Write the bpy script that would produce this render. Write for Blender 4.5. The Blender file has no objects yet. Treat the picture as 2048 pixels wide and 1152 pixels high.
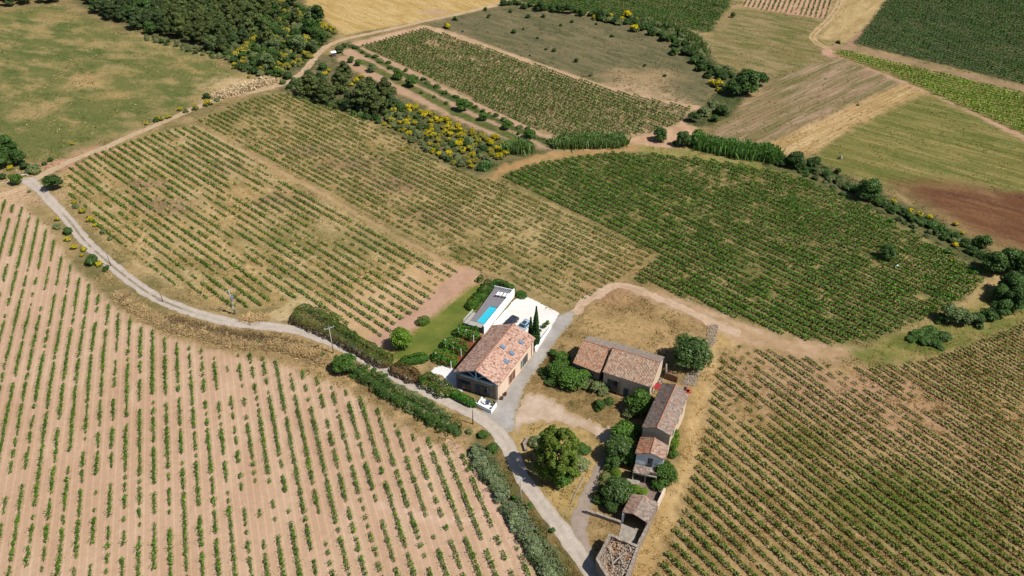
import bpy, bmesh, math, random
import numpy as np
from mathutils import Vector, Matrix, Euler
random.seed(7); RNG=np.random.default_rng(11)
C=bpy.context.scene.collection
SC=bpy.context.scene
# ---------------------------------------------------------------- camera, sky, sun
FPX=1580.0; YH=-590.0; HCAM=115.0
TH=math.atan((576-YH)/FPX)
cam=bpy.data.cameras.new('camera'); camo=bpy.data.objects.new('camera',cam); C.objects.link(camo)
camo.location=(0,0,HCAM); camo.rotation_euler=(math.pi/2-TH,0,0)
cam.sensor_width=36; cam.lens=FPX/2048*36; cam.clip_end=6000; cam.clip_start=1
SC.camera=camo
SUN_AZ=math.radians(-23.5); SUN_EL=math.radians(54)
sd=Vector((math.cos(SUN_AZ)*math.cos(SUN_EL),math.sin(SUN_AZ)*math.cos(SUN_EL),math.sin(SUN_EL)))
sl=bpy.data.lights.new('sun','SUN'); sl.energy=4.9; sl.angle=math.radians(.5); sl.color=(1,.955,.88)
so=bpy.data.objects.new('sun',sl); C.objects.link(so); so.rotation_euler=sd.to_track_quat('Z','Y').to_euler(); so.location=(60,-40,200)
W=bpy.data.worlds.new('World'); SC.world=W; W.use_nodes=True
nt=W.node_tree; sky=nt.nodes.new('ShaderNodeTexSky'); sky.sky_type='NISHITA'; sky.sun_disc=False
sky.sun_elevation=SUN_EL; sky.sun_rotation=math.pi/2-SUN_AZ; sky.altitude=200
nt.links.new(sky.outputs[0],nt.nodes['Background'].inputs[0]); nt.nodes['Background'].inputs[1].default_value=.066
SC.view_settings.view_transform='Standard'; SC.view_settings.look='None'; SC.view_settings.exposure=0.56; SC.view_settings.gamma=1
SC.cycles.max_bounces=5; SC.cycles.diffuse_bounces=3; SC.cycles.transparent_max_bounces=4
SC.cycles.use_adaptive_sampling=True

# ---------------------------------------------------------------- helpers
ct,st=math.cos(TH),math.sin(TH)
def P(x,y,h=0.0):
    "world point at height h seen at photo pixel (x,y)"
    a=(x-1024)/FPX; b=(576-y)/FPX
    t=(HCAM-h)/(st-b*ct)
    return Vector((a*t,(ct+b*st)*t,h))
def PP(l,h=0.0): return [P(x,y,h) for x,y in l]
def RAY(x,y):
    a=(x-1024)/FPX; b=(576-y)/FPX
    return Vector((a,ct+b*st,-st+b*ct))
def on_plane(x,y,p0,n):
    d=RAY(x,y); o=Vector((0,0,HCAM)); return o+d*((p0-o).dot(n)/d.dot(n))
def pxm(y): return (y-YH)*ct/HCAM
GAIN=1.98
def S(r,g,b,k=1.0):
    f=lambda c:((c/255+.055)/1.055)**2.4 if c/255>.04045 else c/255/12.92
    return tuple(min(.85,f(v)/GAIN*k*w) for v,w in ((r,1.0),(g,1.0),(b,1.0)))
def tag(o,label=None,cat=None,group=None,kind=None):
    if label: o['label']=label
    if cat: o['category']=cat
    if group: o['group']=group
    if kind: o['kind']=kind
    return o
def empty(name,loc,rz=0,**k):
    o=bpy.data.objects.new(name,None); o.location=loc; o.rotation_euler=(0,0,rz); o.empty_display_size=.3; C.objects.link(o); return tag(o,**k)
# ---- materials
MATS={}
def nodes(name):
    m=bpy.data.materials.new(name); m.use_nodes=True; MATS[name]=m
    return m,m.node_tree,m.node_tree.nodes['Principled BSDF']
def N(nt,t,**k):
    n=nt.nodes.new('ShaderNode'+t)
    for a,v in k.items():
        if a.startswith('i_'): n.inputs[a[2:].replace('_',' ')].default_value=v
        else: setattr(n,a,v)
    return n
def mixc(nt,fac,a,b,mode='MIX'):
    n=nt.nodes.new('ShaderNodeMix'); n.data_type='RGBA'; n.blend_type=mode
    for i,v in ((0,fac),(6,a),(7,b)):
        if isinstance(v,(int,float,tuple)): n.inputs[i].default_value=v if not isinstance(v,tuple) or len(v)==4 else (*v,1)
        else: nt.links.new(v,n.inputs[i])
    return n.outputs[2]
def mth(nt,op,a,b=0.0,c=0.0):
    n=nt.nodes.new('ShaderNodeMath'); n.operation=op
    for i,v in enumerate((a,b,c)):
        if isinstance(v,(int,float)): n.inputs[i].default_value=v
        else: nt.links.new(v,n.inputs[i])
    return n.outputs[0]
def simple(name,c1,c2=None,scale=3.0,rough=.8,bump=.0,metal=0.0,spec=.3,detail=5,coord='Object',bscale=None,thr=(.35,.65)):
    m,nt,b=nodes(name); b.inputs['Roughness'].default_value=rough; b.inputs['Metallic'].default_value=metal; b.inputs['Specular IOR Level'].default_value=spec
    tc=N(nt,'TexCoord'); no=N(nt,'TexNoise',i_Scale=scale,i_Detail=detail,i_Roughness=.62); nt.links.new(tc.outputs[coord],no.inputs['Vector'])
    mr=N(nt,'MapRange'); mr.inputs[1].default_value=thr[0]; mr.inputs[2].default_value=thr[1]; nt.links.new(no.outputs[0],mr.inputs[0])
    col=mixc(nt,mr.outputs[0],c1,c2 or tuple(v*.8 for v in c1)); nt.links.new(col,b.inputs['Base Color'])
    if bump:
        bu=N(nt,'Bump',i_Strength=bump,i_Distance=.05)
        n2=N(nt,'TexNoise',i_Scale=bscale or scale*3,i_Detail=4); nt.links.new(tc.outputs[coord],n2.inputs['Vector'])
        nt.links.new(n2.outputs[0],bu.inputs['Height']); nt.links.new(bu.outputs[0],b.inputs['Normal'])
    return m
def ground_mat():
    m,nt,b=nodes('ground'); b.inputs['Roughness'].default_value=.95; b.inputs['Specular IOR Level'].default_value=.1
    tc=N(nt,'TexCoord'); col=N(nt,'Attribute',attribute_name='Col'); au=N(nt,'Attribute',attribute_name='par')
    sep=N(nt,'SeparateXYZ'); nt.links.new(au.outputs['Vector'],sep.inputs[0])   # u(rows), rut, grain
    n1=N(nt,'TexNoise',i_Scale=.9,i_Detail=6,i_Roughness=.7); n2=N(nt,'TexNoise',i_Scale=4.5,i_Detail=4,i_Roughness=.7)
    n3=N(nt,'TexNoise',i_Scale=16.0,i_Detail=3,i_Roughness=.7)
    for n in (n1,n2,n3): nt.links.new(tc.outputs['Object'],n.inputs['Vector'])
    a=mth(nt,'SUBTRACT',n1.outputs[0],.5); c=mth(nt,'SUBTRACT',n2.outputs[0],.5)
    g=mth(nt,'ADD',mth(nt,'MULTIPLY',a,2.2),mth(nt,'ADD',mth(nt,'MULTIPLY',c,2.6),mth(nt,'MULTIPLY',mth(nt,'SUBTRACT',n3.outputs[0],.5),2.0))); g=mth(nt,'MULTIPLY',g,sep.outputs[2])
    # wheel tracks between the rows
    fr=mth(nt,'FRACT',sep.outputs[0]); d=mth(nt,'ABSOLUTE',mth(nt,'SUBTRACT',fr,.5)); e=mth(nt,'ABSOLUTE',mth(nt,'SUBTRACT',d,.24))
    t=mth(nt,'SUBTRACT',1.0,mth(nt,'MINIMUM',mth(nt,'MULTIPLY',e,11.0),1.0))
    t2=mth(nt,'MULTIPLY',mth(nt,'MULTIPLY',t,sep.outputs[1]),mth(nt,'ADD',n1.outputs[0],.3))
    f=mth(nt,'MAXIMUM',mth(nt,'ADD',mth(nt,'ADD',g,1.0),t2),.25)
    cm=N(nt,'CombineColor'); 
    for i in range(3): nt.links.new(f,cm.inputs[i])
    out=mixc(nt,1.0,col.outputs['Color'],cm.outputs[0],'MULTIPLY'); nt.links.new(out,b.inputs['Base Color'])
    bu=N(nt,'Bump',i_Distance=.12); nt.links.new(sep.outputs[2],bu.inputs['Strength'])
    nt.links.new(mth(nt,'ADD',n2.outputs[0],n1.outputs[0]),bu.inputs['Height']); nt.links.new(bu.outputs[0],b.inputs['Normal'])
    return m
def leaf_mat(name,tr=.22,rough=.55,spec=.25,gain=(1,1,1)):
    m,nt,b=nodes(name); b.inputs['Roughness'].default_value=rough; b.inputs['Specular IOR Level'].default_value=spec
    col=N(nt,'Attribute',attribute_name='Col'); oi=N(nt,'ObjectInfo')
    r=mth(nt,'ADD',mth(nt,'MULTIPLY',oi.outputs['Random'],.36),.82); cm=N(nt,'CombineColor')
    for i in range(3): nt.links.new(r,cm.inputs[i])
    out=mixc(nt,1.0,mixc(nt,1.0,col.outputs['Color'],cm.outputs[0],'MULTIPLY'),(*gain,1),'MULTIPLY'); nt.links.new(out,b.inputs['Base Color'])
    tl=N(nt,'BsdfTranslucent'); nt.links.new(mixc(nt,1.0,out,(1.3,1.35,.7,1),'MULTIPLY'),tl.inputs[0])
    ms=N(nt,'MixShader'); ms.inputs[0].default_value=tr; nt.links.new(b.outputs[0],ms.inputs[1]); nt.links.new(tl.outputs[0],ms.inputs[2])
    nt.links.new(ms.outputs[0],nt.nodes['Material Output'].inputs[0])
    return m
GM=ground_mat(); LEAF=leaf_mat('leaf',.28,gain=(1.15,1.4,.75)); NEEDLE=leaf_mat('needle',.2,.65,.15,gain=(1.45,1.5,1.15)); DRY=leaf_mat('dry_blade',.2,.8,.1); PETAL=leaf_mat('petal',.3,.7,.1)
BARK=simple('bark',(.13,.09,.06),(.07,.05,.035),scale=6,rough=.95,bump=.5)
# ---- mesh from arrays
def amesh(name,V,F,mats,Cl=None,par=None,mi=None,smooth=False,uv=None):
    V=np.asarray(V,np.float32); F=np.asarray(F,np.int32); k=F.shape[1]
    me=bpy.data.meshes.new(name); me.vertices.add(len(V)); me.vertices.foreach_set('co',V.ravel())
    me.loops.add(F.size); me.loops.foreach_set('vertex_index',F.ravel())
    me.polygons.add(len(F)); me.polygons.foreach_set('loop_start',np.arange(0,F.size,k,dtype=np.int32)); me.polygons.foreach_set('loop_total',np.full(len(F),k,np.int32))
    if mi is not None: me.polygons.foreach_set('material_index',np.asarray(mi,np.int32))
    for m in (mats if isinstance(mats,(list,tuple)) else [mats]): me.materials.append(m)
    me.update(calc_edges=True)
    if Cl is not None:
        a=me.attributes.new('Col','FLOAT_COLOR','POINT'); c=np.ones((len(V),4),np.float32); c[:,:3]=Cl; a.data.foreach_set('color',c.ravel())
    if par is not None:
        a=me.attributes.new('par','FLOAT_VECTOR','POINT'); a.data.foreach_set('vector',np.asarray(par,np.float32).ravel())
    if uv is not None:
        l=me.uv_layers.new(name='UVMap'); l.data.foreach_set('uv',np.asarray(uv,np.float32)[F.ravel()].ravel())
    me.polygons.foreach_set('use_smooth',np.full(len(F),bool(smooth)))
    return me
def obj(name,me,parent=None,loc=None,**k):
    o=bpy.data.objects.new(name,me); C.objects.link(o)
    if parent: o.parent=parent
    if loc is not None: o.location=loc
    return tag(o,**k)
# ---- noise
def vn(x,y,seed=0):
    xi=np.floor(x).astype(np.int64); yi=np.floor(y).astype(np.int64); fx=x-xi; fy=y-yi
    fx=fx*fx*(3-2*fx); fy=fy*fy*(3-2*fy)
    def h(a,b):
        n=(a*374761393+b*668265263+seed*1442695041)&0x7fffffff; n=((n^(n>>13))*1274126177)&0x7fffffff; n=n^(n>>16)
        return (n&0xffff)/65535.0
    return (h(xi,yi)*(1-fx)+h(xi+1,yi)*fx)*(1-fy)+(h(xi,yi+1)*(1-fx)+h(xi+1,yi+1)*fx)*fy
def fbm(x,y,seed=0,o=4,rough=.55):
    x=np.asarray(x,float); y=np.asarray(y,float)
    s=0;a=1;t=0
    for i in range(o): s=s+a*vn(x*2**i+i*17.3,y*2**i-i*9.1,seed+i); t+=a; a*=rough
    return s/t
def sdist(px,py,poly):
    "signed distance to polygon, >0 inside"
    d=np.full(px.shape,1e9); ins=np.zeros(px.shape,bool); n=len(poly)
    for i in range(n):
        ax,ay=poly[i][0],poly[i][1]; bx,by=poly[(i+1)%n][0],poly[(i+1)%n][1]
        ex,ey=bx-ax,by-ay; L=ex*ex+ey*ey+1e-12
        t=np.clip(((px-ax)*ex+(py-ay)*ey)/L,0,1); d=np.minimum(d,np.hypot(px-ax-t*ex,py-ay-t*ey))
        c=((ay>py)!=(by>py))&(px<(bx-ax)*(py-ay)/(by-ay+1e-12)+ax); ins^=c
    return np.where(ins,d,-d)
def ldist(px,py,line):
    d=np.full(px.shape,1e9)
    for a,b in zip(line[:-1],line[1:]):
        ex,ey=b[0]-a[0],b[1]-a[1]; L=ex*ex+ey*ey+1e-12
        t=np.clip(((px-a[0])*ex+(py-a[1])*ey)/L,0,1); d=np.minimum(d,np.hypot(px-a[0]-t*ex,py-a[1]-t*ey))
    return d
def smooth_line(pts,n=8):
    p=[Vector(q[:2]) for q in pts]; p=[p[0]*2-p[1]]+p+[p[-1]*2-p[-2]]; out=[]
    for i in range(1,len(p)-2):
        for j in range(n):
            t=j/n; out.append(.5*((2*p[i])+(-p[i-1]+p[i+1])*t+(2*p[i-1]-5*p[i]+4*p[i+1]-p[i+2])*t*t+(-p[i-1]+3*p[i]-3*p[i+1]+p[i+2])*t**3))
    out.append(p[-2]); return out
# ---------------------------------------------------------------- ground
ZONES=[]
def zone(name,poly,cols,soft=1.0,scale=7.0,deg=None,aniso=1.0,rut=0.0,grain=.5,sp=2.5,line=None,width=0,seed=None,warp=.9,label=None,tuft=(0,None),split=True):
    ZONES.append(dict(name=name,poly=[tuple(P(*q)[:2]) for q in poly] if poly else None,line=[tuple(v) for v in smooth_line(PP(line),4)] if line else None,
        width=width,cols=[np.array(S(*c)) for c in cols],soft=soft,scale=scale,deg=deg,aniso=aniso,rut=rut,grain=grain,sp=sp,seed=seed if seed is not None else len(ZONES)*7+3,warp=warp,label=label,tuft=tuft,split=split))
GOLD=(196,168,112); STRAW=(205,178,126); OLIVE=(128,122,74); DGRASS=(104,108,60); SAND=(206,172,146); PINK=(198,156,132); BROWN=(138,112,80); GREEN=(98,114,52)
D_L,D_M,D_A,D_C,D_D=110.0,-55.5,-42.0,-45.5,-47.5
# base verge: dry olive grass
BASE=dict(cols=[np.array(S(160,138,94)),np.array(S(122,114,72)),np.array(S(188,160,114))],scale=9.0)
POLY={}
POLY['L']=[(-500,385),(0,400),(50,412),(95,455),(130,512),(190,580),(240,625),(330,675),(440,702),(520,712),(590,735),(650,760),(720,792),(800,850),(870,880),(925,905),(965,950),(1000,1030),(1045,1100),(1075,1160),(1110,1300),(900,1700),(-900,1700),(-900,385)]
POLY['M']=[(1440,700),(1480,690),(1560,705),(1700,735),(1800,728),(1900,705),(2048,645),(2400,520),(2900,700),(2600,1700),(1200,1700),(1290,1200),(1330,1100),(1370,1000),(1400,900),(1420,800)]
POLY['A']=[(118,345),(200,305),(300,270),(378,252),(410,262),(560,350),(700,428),(820,497),(925,545),(855,608),(760,680),(700,655),(645,628),(600,600),(560,605),(500,618),(470,620),(400,596),(330,565),(260,525),(200,470),(155,415),(120,370)]
POLY['B']=[(392,245),(470,208),(560,186),(610,192),(700,222),(765,250),(830,292),(890,330),(960,355),(1005,362),(1150,430),(1310,508),(1290,530),(1235,562),(1150,612),(1110,606),(1040,575),(965,545),(930,540),(820,480),(700,412),(560,335),(470,285)]
POLY['C']=[(1000,358),(1050,332),(1140,315),(1270,303),(1400,318),(1500,332),(1600,352),(1700,398),(1780,440),(1850,480),(1920,518),(1978,548),(1955,585),(1850,640),(1750,682),(1650,692),(1550,668),(1420,618),(1330,582),(1262,560),(1318,512),(1150,428)]
POLY['D']=[(722,92),(850,57),(900,72),(1000,105),(1100,140),(1240,185),(1385,216),(1365,245),(1300,268),(1230,277),(1117,279),(1010,232),(900,178),(800,130)]
POLY['F']=[(1040,-60),(1480,-60),(1460,10),(1420,66),(1310,50),(1210,28),(1130,18),(1040,4)]
POLY['I']=[(1500,-60),(1680,-60),(1655,38),(1570,27),(1485,13)]
POLY['J']=[(1815,-60),(2600,-60),(2600,300),(2048,170),(1900,133),(1708,88)]
POLY['K']=[(1676,98),(1790,128),(1900,152),(2048,188),(2500,300),(2500,420),(2048,270),(1858,184),(1780,150),(1675,110)]
zone('meadow',[(-700,-80),(-100,10),(0,24),(60,16),(115,10),(175,38),(260,72),(340,86),(400,112),(470,145),(490,162),(430,190),(340,232),(250,262),(160,300),(80,332),(-100,330),(-700,420)],[(118,120,66),(98,110,56),(182,156,106)],3,11,deg=-30,aniso=2.5,grain=.65,tuft=(.5,[(128,124,72),(104,110,60),(190,165,118)]))
zone('field',[(572,-60),(1010,-60),(1000,12),(900,33),(850,42),(770,55),(690,70),(650,40),(600,14)],[(198,168,108),(180,148,88),(212,184,130)],2,6,deg=-46,aniso=7,grain=.3,rut=.6,sp=3.2,tuft=(.2,[(200,165,95),(170,140,70)]),label='stubble')
zone('field',[(858,48),(910,33),(1000,12),(1040,8),(1130,24),(1280,50),(1340,75),(1385,105),(1415,135),(1435,160),(1415,212),(1385,212),(1240,180),(1100,136),(1000,102),(900,68)],[(120,112,80),(102,102,68),(144,130,96)],2.5,7,deg=-46,aniso=4,grain=.55,rut=-.2,sp=2.4,tuft=(.55,[(92,98,62),(110,108,76),(140,128,90)]),label='fallow')
zone('field',[(1150,175),(1250,165),(1320,170),(1390,212),(1300,200)],[(188,160,124),(150,130,92),(200,170,136)],4,6,grain=.4,split=False)
zone('vineyard',POLY['F'],[(84,98,52),(72,88,44),(130,120,80)],1.5,8,deg=-46,aniso=4,grain=.45,sp=2.4)
zone('field',[(1440,64),(1478,16),(1560,30),(1650,42),(1630,68),(1655,95),(1662,118),(1600,150),(1540,185),(1500,130),(1430,120),(1395,80)],[(138,124,78),(108,112,60),(174,150,112)],3,6,deg=-35,aniso=4,grain=.55,tuft=(.3,[(110,116,60),(150,130,80)]))
zone('vineyard',POLY['I'],[(204,164,134),(192,150,120),(214,176,148)],1,6,grain=.25,rut=.1)
zone('field',[(1700,-60),(1830,-60),(1800,0),(1740,50),(1690,86),(1635,76),(1675,20)],[(192,164,114),(170,144,96),(206,180,130)],2,6,deg=55,aniso=4,grain=.35,tuft=(.3,[(196,170,118),(160,140,90)]))
zone('soil_strip',None,[(176,138,112),(160,126,98)],1,5,line=[(1850,-40),(1800,10),(1745,52),(1697,95)],width=4,grain=.25)
zone('vineyard',POLY['J'],[(84,88,58),(72,80,50),(120,110,78)],1.2,8,deg=-60,aniso=3,grain=.3,sp=2.4)
zone('soil_strip',None,[(168,138,108),(140,122,86)],1,5,line=[(1650,98),(1710,97),(1800,120),(1900,143),(2048,180),(2300,245)],width=4.5,grain=.3)
zone('vineyard',POLY['K'],[(136,124,70),(112,118,50),(168,146,98)],1,6,deg=-40,aniso=3,grain=.3,sp=2.6)
zone('soil_strip',None,[(206,166,140),(192,150,124)],.6,5,line=[(1655,100),(1662,112),(1760,148),(1850,186),(1950,232),(2048,276),(2200,345)],width=4,grain=.25)
zone('field',[(1405,268),(1440,232),(1500,198),(1545,150),(1600,140),(1680,112),(1770,150),(1835,182),(1740,200),(1610,262),(1520,300),(1420,284)],[(150,126,94),(118,112,68),(182,152,126)],3,9,deg=41,aniso=9,grain=.5,sp=3.4,rut=.35,tuft=(.25,[(130,120,72),(170,140,100)]))
zone('field',[(1515,296),(1625,247),(1725,200),(1800,168),(1858,184),(1790,215),(1710,255),(1640,303),(1560,318)],[(192,160,112),(170,140,90),(208,180,134)],1.5,5,deg=41,aniso=9,grain=.5,sp=3.1,rut=.3,tuft=(.3,[(196,160,100),(170,134,74)]))
zone('field',[(1640,303),(1705,257),(1785,216),(1860,186),(2048,280),(2500,480),(2500,520),(2048,392),(1930,372),(1760,372),(1690,350),(1610,330)],[(122,118,62),(102,110,50),(166,146,94)],2.5,7,deg=-38,aniso=9,grain=.5,sp=4.5,rut=.25,tuft=(.25,[(118,114,56),(150,134,80)]))
zone('field',[(1790,366),(1870,364),(1940,370),(2048,398),(2500,520),(2500,800),(2048,502),(1960,475),(1900,440),(1840,402)],[(116,78,52),(100,66,46),(140,102,68)],7,6,deg=-35,aniso=9,grain=.5,rut=.25,sp=2.4)
zone('field',[(1990,382),(2060,386),(2060,420),(2010,410)],[(112,74,50),(104,70,46)],2,8,grain=.3,split=False)
# terraces
zone('soil_strip',None,[(196,162,132),(182,148,118)],.6,4,line=[(700,104),(722,116),(745,133),(800,160),(860,188),(930,222),(1000,257),(1060,285),(1095,296)],width=7,grain=.25)
zone('soil_strip',None,[(196,162,132),(182,148,118)],.6,4,line=[(690,118),(730,140),(780,165),(850,200),(920,236),(990,268),(1060,298)],width=7,grain=.25)
zone('bank',None,[(104,112,60),(88,98,52),(130,124,72)],.6,4,line=[(722,122),(800,164),(860,195),(920,229),(1000,262),(1060,291)],width=4.0,grain=.4,tuft=(.5,[(90,104,50),(110,116,56)]))
zone('bank',None,[(82,98,48),(70,86,42),(104,108,56)],1,4,line=[(700,88),(735,106),(800,142),(900,192),(1000,240),(1110,290)],width=5,grain=.4,tuft=(.6,[(84,104,44),(70,88,40)]))
zone('soil_strip',None,[(198,164,132),(184,150,118)],.4,4,line=[(728,96),(800,134),(900,182),(1010,236),(1120,284)],width=3.2,grain=.25)
zone('bank',[(740,160),(800,190),(870,222),(950,258),(1040,290),(1110,300),(1040,330),(985,345),(950,352),(880,330),(830,298),(765,255),(700,225),(600,195),(560,178),(600,140),(660,110),(700,140)],[(108,106,62),(92,94,56),(138,124,86)],2,5,grain=.5,tuft=(.8,[(88,98,48),(116,112,70),(140,128,90)]))
zone('vineyard',POLY['D'],[(172,146,108),(138,126,84),(198,164,130)],1,6,deg=D_D,aniso=4,grain=.4,sp=2.3,tuft=(.35,[(150,140,84),(176,150,104)]))
zone('soil_strip',None,[(206,172,138),(188,156,120)],.8,4,line=[(845,54),(900,68),(1000,104),(1100,140),(1190,170),(1300,200),(1385,215),(1440,225)],width=5,grain=.3)
zone('soil_strip',None,[(210,172,142),(196,158,128)],1,4,line=[(715,88),(760,77),(810,64),(850,56)],width=6,grain=.25)
zone('soil_strip',[(1350,250),(1375,225),(1400,222),(1385,270),(1340,300),(1230,282),(1280,272)],[(208,170,138),(186,150,116)],1.2,4,grain=.35)
# middle vineyards
zone('vineyard',POLY['A'],[(190,160,110),(144,126,78),(206,180,134)],1.6,5.5,deg=D_A,aniso=5.5,grain=.6,sp=2.5,tuft=(.9,[(202,174,116),(122,122,58),(182,154,98),(212,188,134)]))
zone('vineyard',POLY['B'],[(172,148,98),(128,118,70),(196,168,122)],1.6,4.5,deg=D_A,aniso=4.5,grain=.6,sp=2.2,tuft=(.9,[(186,160,104),(126,122,62),(168,142,92),(204,178,122)]))
zone('soil_strip',[(905,530),(960,540),(958,560),(900,605),(830,655),(770,705),(735,690),(720,668),(660,640),(640,618),(700,590),(760,572),(850,520)],[(214,180,140),(200,164,124),(190,158,110)],2,5,deg=D_A,aniso=2,grain=.3,rut=.1)
zone('soil_strip',None,[(198,160,134),(186,148,122)],.8,5,line=[(930,548),(905,574),(850,618),(795,658),(752,688)],width=5.5,grain=.25)
zone('soil_strip',None,[(196,164,122),(180,148,106)],.5,5,line=[(382,250),(420,268),(560,342),(700,420),(820,488),(925,540)],width=1.4,grain=.3)
zone('vineyard',POLY['C'],[(124,116,68),(92,100,50),(184,158,108)],1.5,3.5,deg=D_C,aniso=3,grain=.55,sp=2.2,tuft=(.8,[(96,106,50),(150,134,84),(120,118,62)]))
zone('soil_strip',[(985,345),(1020,325),(1100,305),(1200,293),(1280,290),(1280,300),(1140,313),(1060,328),(1010,350),(975,362)],[(184,142,96),(160,134,84),(196,158,108)],1,4,grain=.4)
zone('verge',[(1280,290),(1400,303),(1500,322),(1600,345),(1590,352),(1500,338),(1400,318),(1280,303)],[(160,146,90),(128,128,66)],1.2,4,grain=.4,tuft=(.5,[(150,140,80),(110,118,56)]))
zone('verge',None,[(188,160,112),(146,132,82)],1.2,4,line=[(1660,368),(1720,405),(1800,446),(1870,482),(1930,515),(1985,550),(1965,590),(1900,640),(1830,665)],width=4.5,grain=.4,tuft=(.3,[(190,164,110),(140,132,70)]))
zone('soil_strip',[(1240,566),(1330,584),(1430,622),(1560,672),(1700,698),(1800,700),(1740,722),(1600,712),(1480,692),(1440,668),(1380,640),(1300,604),(1240,580)],[(198,164,130),(172,142,104),(214,184,152)],1.5,3.5,deg=-20,aniso=2,grain=.3)
zone('verge',[(1700,700),(1830,662),(1960,600),(2048,560),(2500,420),(2500,520),(2048,648),(1900,705),(1800,730),(1700,735)],[(124,126,64),(104,112,50),(172,150,94)],2,6,grain=.45,tuft=(.6,[(130,126,62),(170,148,90)]))
zone('bank',None,[(104,104,64),(84,92,52),(134,122,82)],1.5,4,line=[(1560,326),(1620,338),(1680,368),(1740,395),(1800,425),(1860,455),(1920,490),(1970,520)],width=12,grain=.6,tuft=(1.0,[(92,100,52),(116,112,64),(140,126,80)]))
zone('bank',None,[(84,92,54),(70,82,46),(120,112,72)],1.5,4,line=[(1200,32),(1285,44),(1340,66),(1380,94),(1410,128),(1470,160),(1440,215),(1400,240)],width=11,grain=.6,tuft=(1.0,[(84,94,50),(104,106,62)]))
zone('bank',None,[(178,150,102),(140,120,74),(204,174,124)],1.2,4,line=[(350,635),(430,652),(520,664),(600,674),(680,715),(760,758),(840,800),(910,838),(950,862)],width=4.5,grain=.65,tuft=(1.0,[(176,150,100),(120,112,62),(150,120,80)]))
zone('bank',None,[(112,102,60),(88,92,50),(150,124,80)],1.2,4,line=[(975,880),(1010,930),(1035,985),(1060,1030),(1100,1090),(1140,1150),(1180,1220)],width=5.5,grain=.65,tuft=(1.0,[(150,122,72),(96,100,50),(126,112,64)]))
zone('forest_floor',[(120,-60),(150,4),(185,26),(225,46),(262,54),(300,72),(345,84),(400,100),(440,112),(475,140),(520,160),(565,160),(605,138),(632,106),(655,84),(672,66),(645,38),(612,10),(590,-60)],[(104,102,64),(84,92,52),(140,122,84)],2,4,grain=.7,tuft=(1.0,[(92,98,54),(120,112,66),(150,132,88)]))
zone('forest_floor',[(560,178),(590,140),(640,110),(670,120),(720,150),(800,190),(830,215),(800,235),(760,245),(700,226),(620,205)],[(112,106,70),(92,94,58),(146,130,98)],2,4,grain=.7,tuft=(1.0,[(100,102,62),(130,120,84),(150,136,98)]))
# paddock round the old barn
zone('paddock',[(1150,640),(1185,605),(1240,582),(1300,600),(1425,652),(1420,690),(1400,760),(1290,1152),(1250,1300),(1150,1100),(1170,1000),(1200,900),(1100,840),(1040,780),(1060,750),(1090,700)],[(170,140,96),(146,122,80),(194,162,114)],2,6,grain=.55,tuft=(.8,[(176,148,100),(140,124,74),(196,168,118)]))
zone('verge',[(1435,660),(1482,688),(1440,700),(1420,800),(1400,900),(1370,1000),(1330,1100),(1290,1200),(1230,1300),(1225,1200),(1262,1100),(1310,1020),(1345,960),(1372,860),(1385,790),(1405,730)],[(198,166,112),(178,144,92),(212,182,132)],1.2,5,deg=72,aniso=2.5,grain=.45,tuft=(.7,[(206,176,120),(178,148,94)]))
zone('vineyard',POLY['M'],[(176,146,100),(146,120,74),(198,168,122)],1.3,4,deg=D_M,aniso=6,grain=.6,sp=2.2,tuft=(.9,[(190,156,104),(150,126,72),(204,172,118),(130,112,62)]))
zone('paddock',[(1060,850),(1110,842),(1180,862),(1215,895),(1190,960),(1165,1010),(1150,1060),(1110,1020),(1075,965),(1050,915),(1032,880)],[(192,160,104),(156,136,80),(208,178,126)],1.2,4,grain=.4,tuft=(.7,[(196,164,106),(150,134,74)]))
zone('verge',[(530,642),(560,612),(588,588),(603,586),(628,603),(642,624),(604,608),(580,622),(574,644)],[(202,178,136),(184,162,112)],.8,3,grain=.5,tuft=(.4,[(206,182,136)]))
zone('paddock',[(1085,705),(1120,690),(1150,720),(1200,760),(1240,800),(1230,845),(1190,842),(1150,822),(1100,790),(1070,775),(1072,740)],[(138,112,74),(104,96,54),(176,146,98)],1.5,3,grain=.7,tuft=(1.0,[(120,104,62),(160,134,88),(96,100,52)]),split=False)
# tilled vineyard in front
zone('vineyard',POLY['L'],[(205,171,142),(197,162,132),(214,183,153)],1.4,9,deg=D_L,aniso=3,grain=.2,rut=.22,sp=2.5,warp=.7)
zone('verge',[(330,640),(430,655),(560,668),(640,690),(700,740),(800,790),(880,830),(950,880),(925,905),(870,885),(800,852),(720,792),(650,762),(590,735),(520,712),(440,700),(330,672),(240,622),(260,600)],[(176,146,102),(146,124,84),(202,170,124)],1.5,3.5,grain=.65,tuft=(1.0,[(196,166,110),(128,120,66),(168,134,90),(214,184,130)]))
zone('headland',None,[(216,184,158),(210,176,150)],.5,4,line=[(900,880),(960,945),(1000,1020),(1035,1090),(1062,1160)],width=1.2,grain=.2,split=False)
zone('headland',None,[(192,156,128),(200,164,136)],.5,4,line=[(915,895),(950,950),(985,1020),(1015,1090),(1040,1160)],width=.8,grain=.2,split=False)
zone('headland',None,[(216,184,158),(210,176,150)],.6,4,line=[(760,1010),(860,1035),(930,1040),(975,1020),(1000,985)],width=1.4,grain=.2,split=False)
zone('headland',[(940,900),(980,930),(1010,1020),(1040,1060),(1020,1075),(960,985)],[(214,176,152),(204,166,140)],1.2,5,grain=.2)
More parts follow.
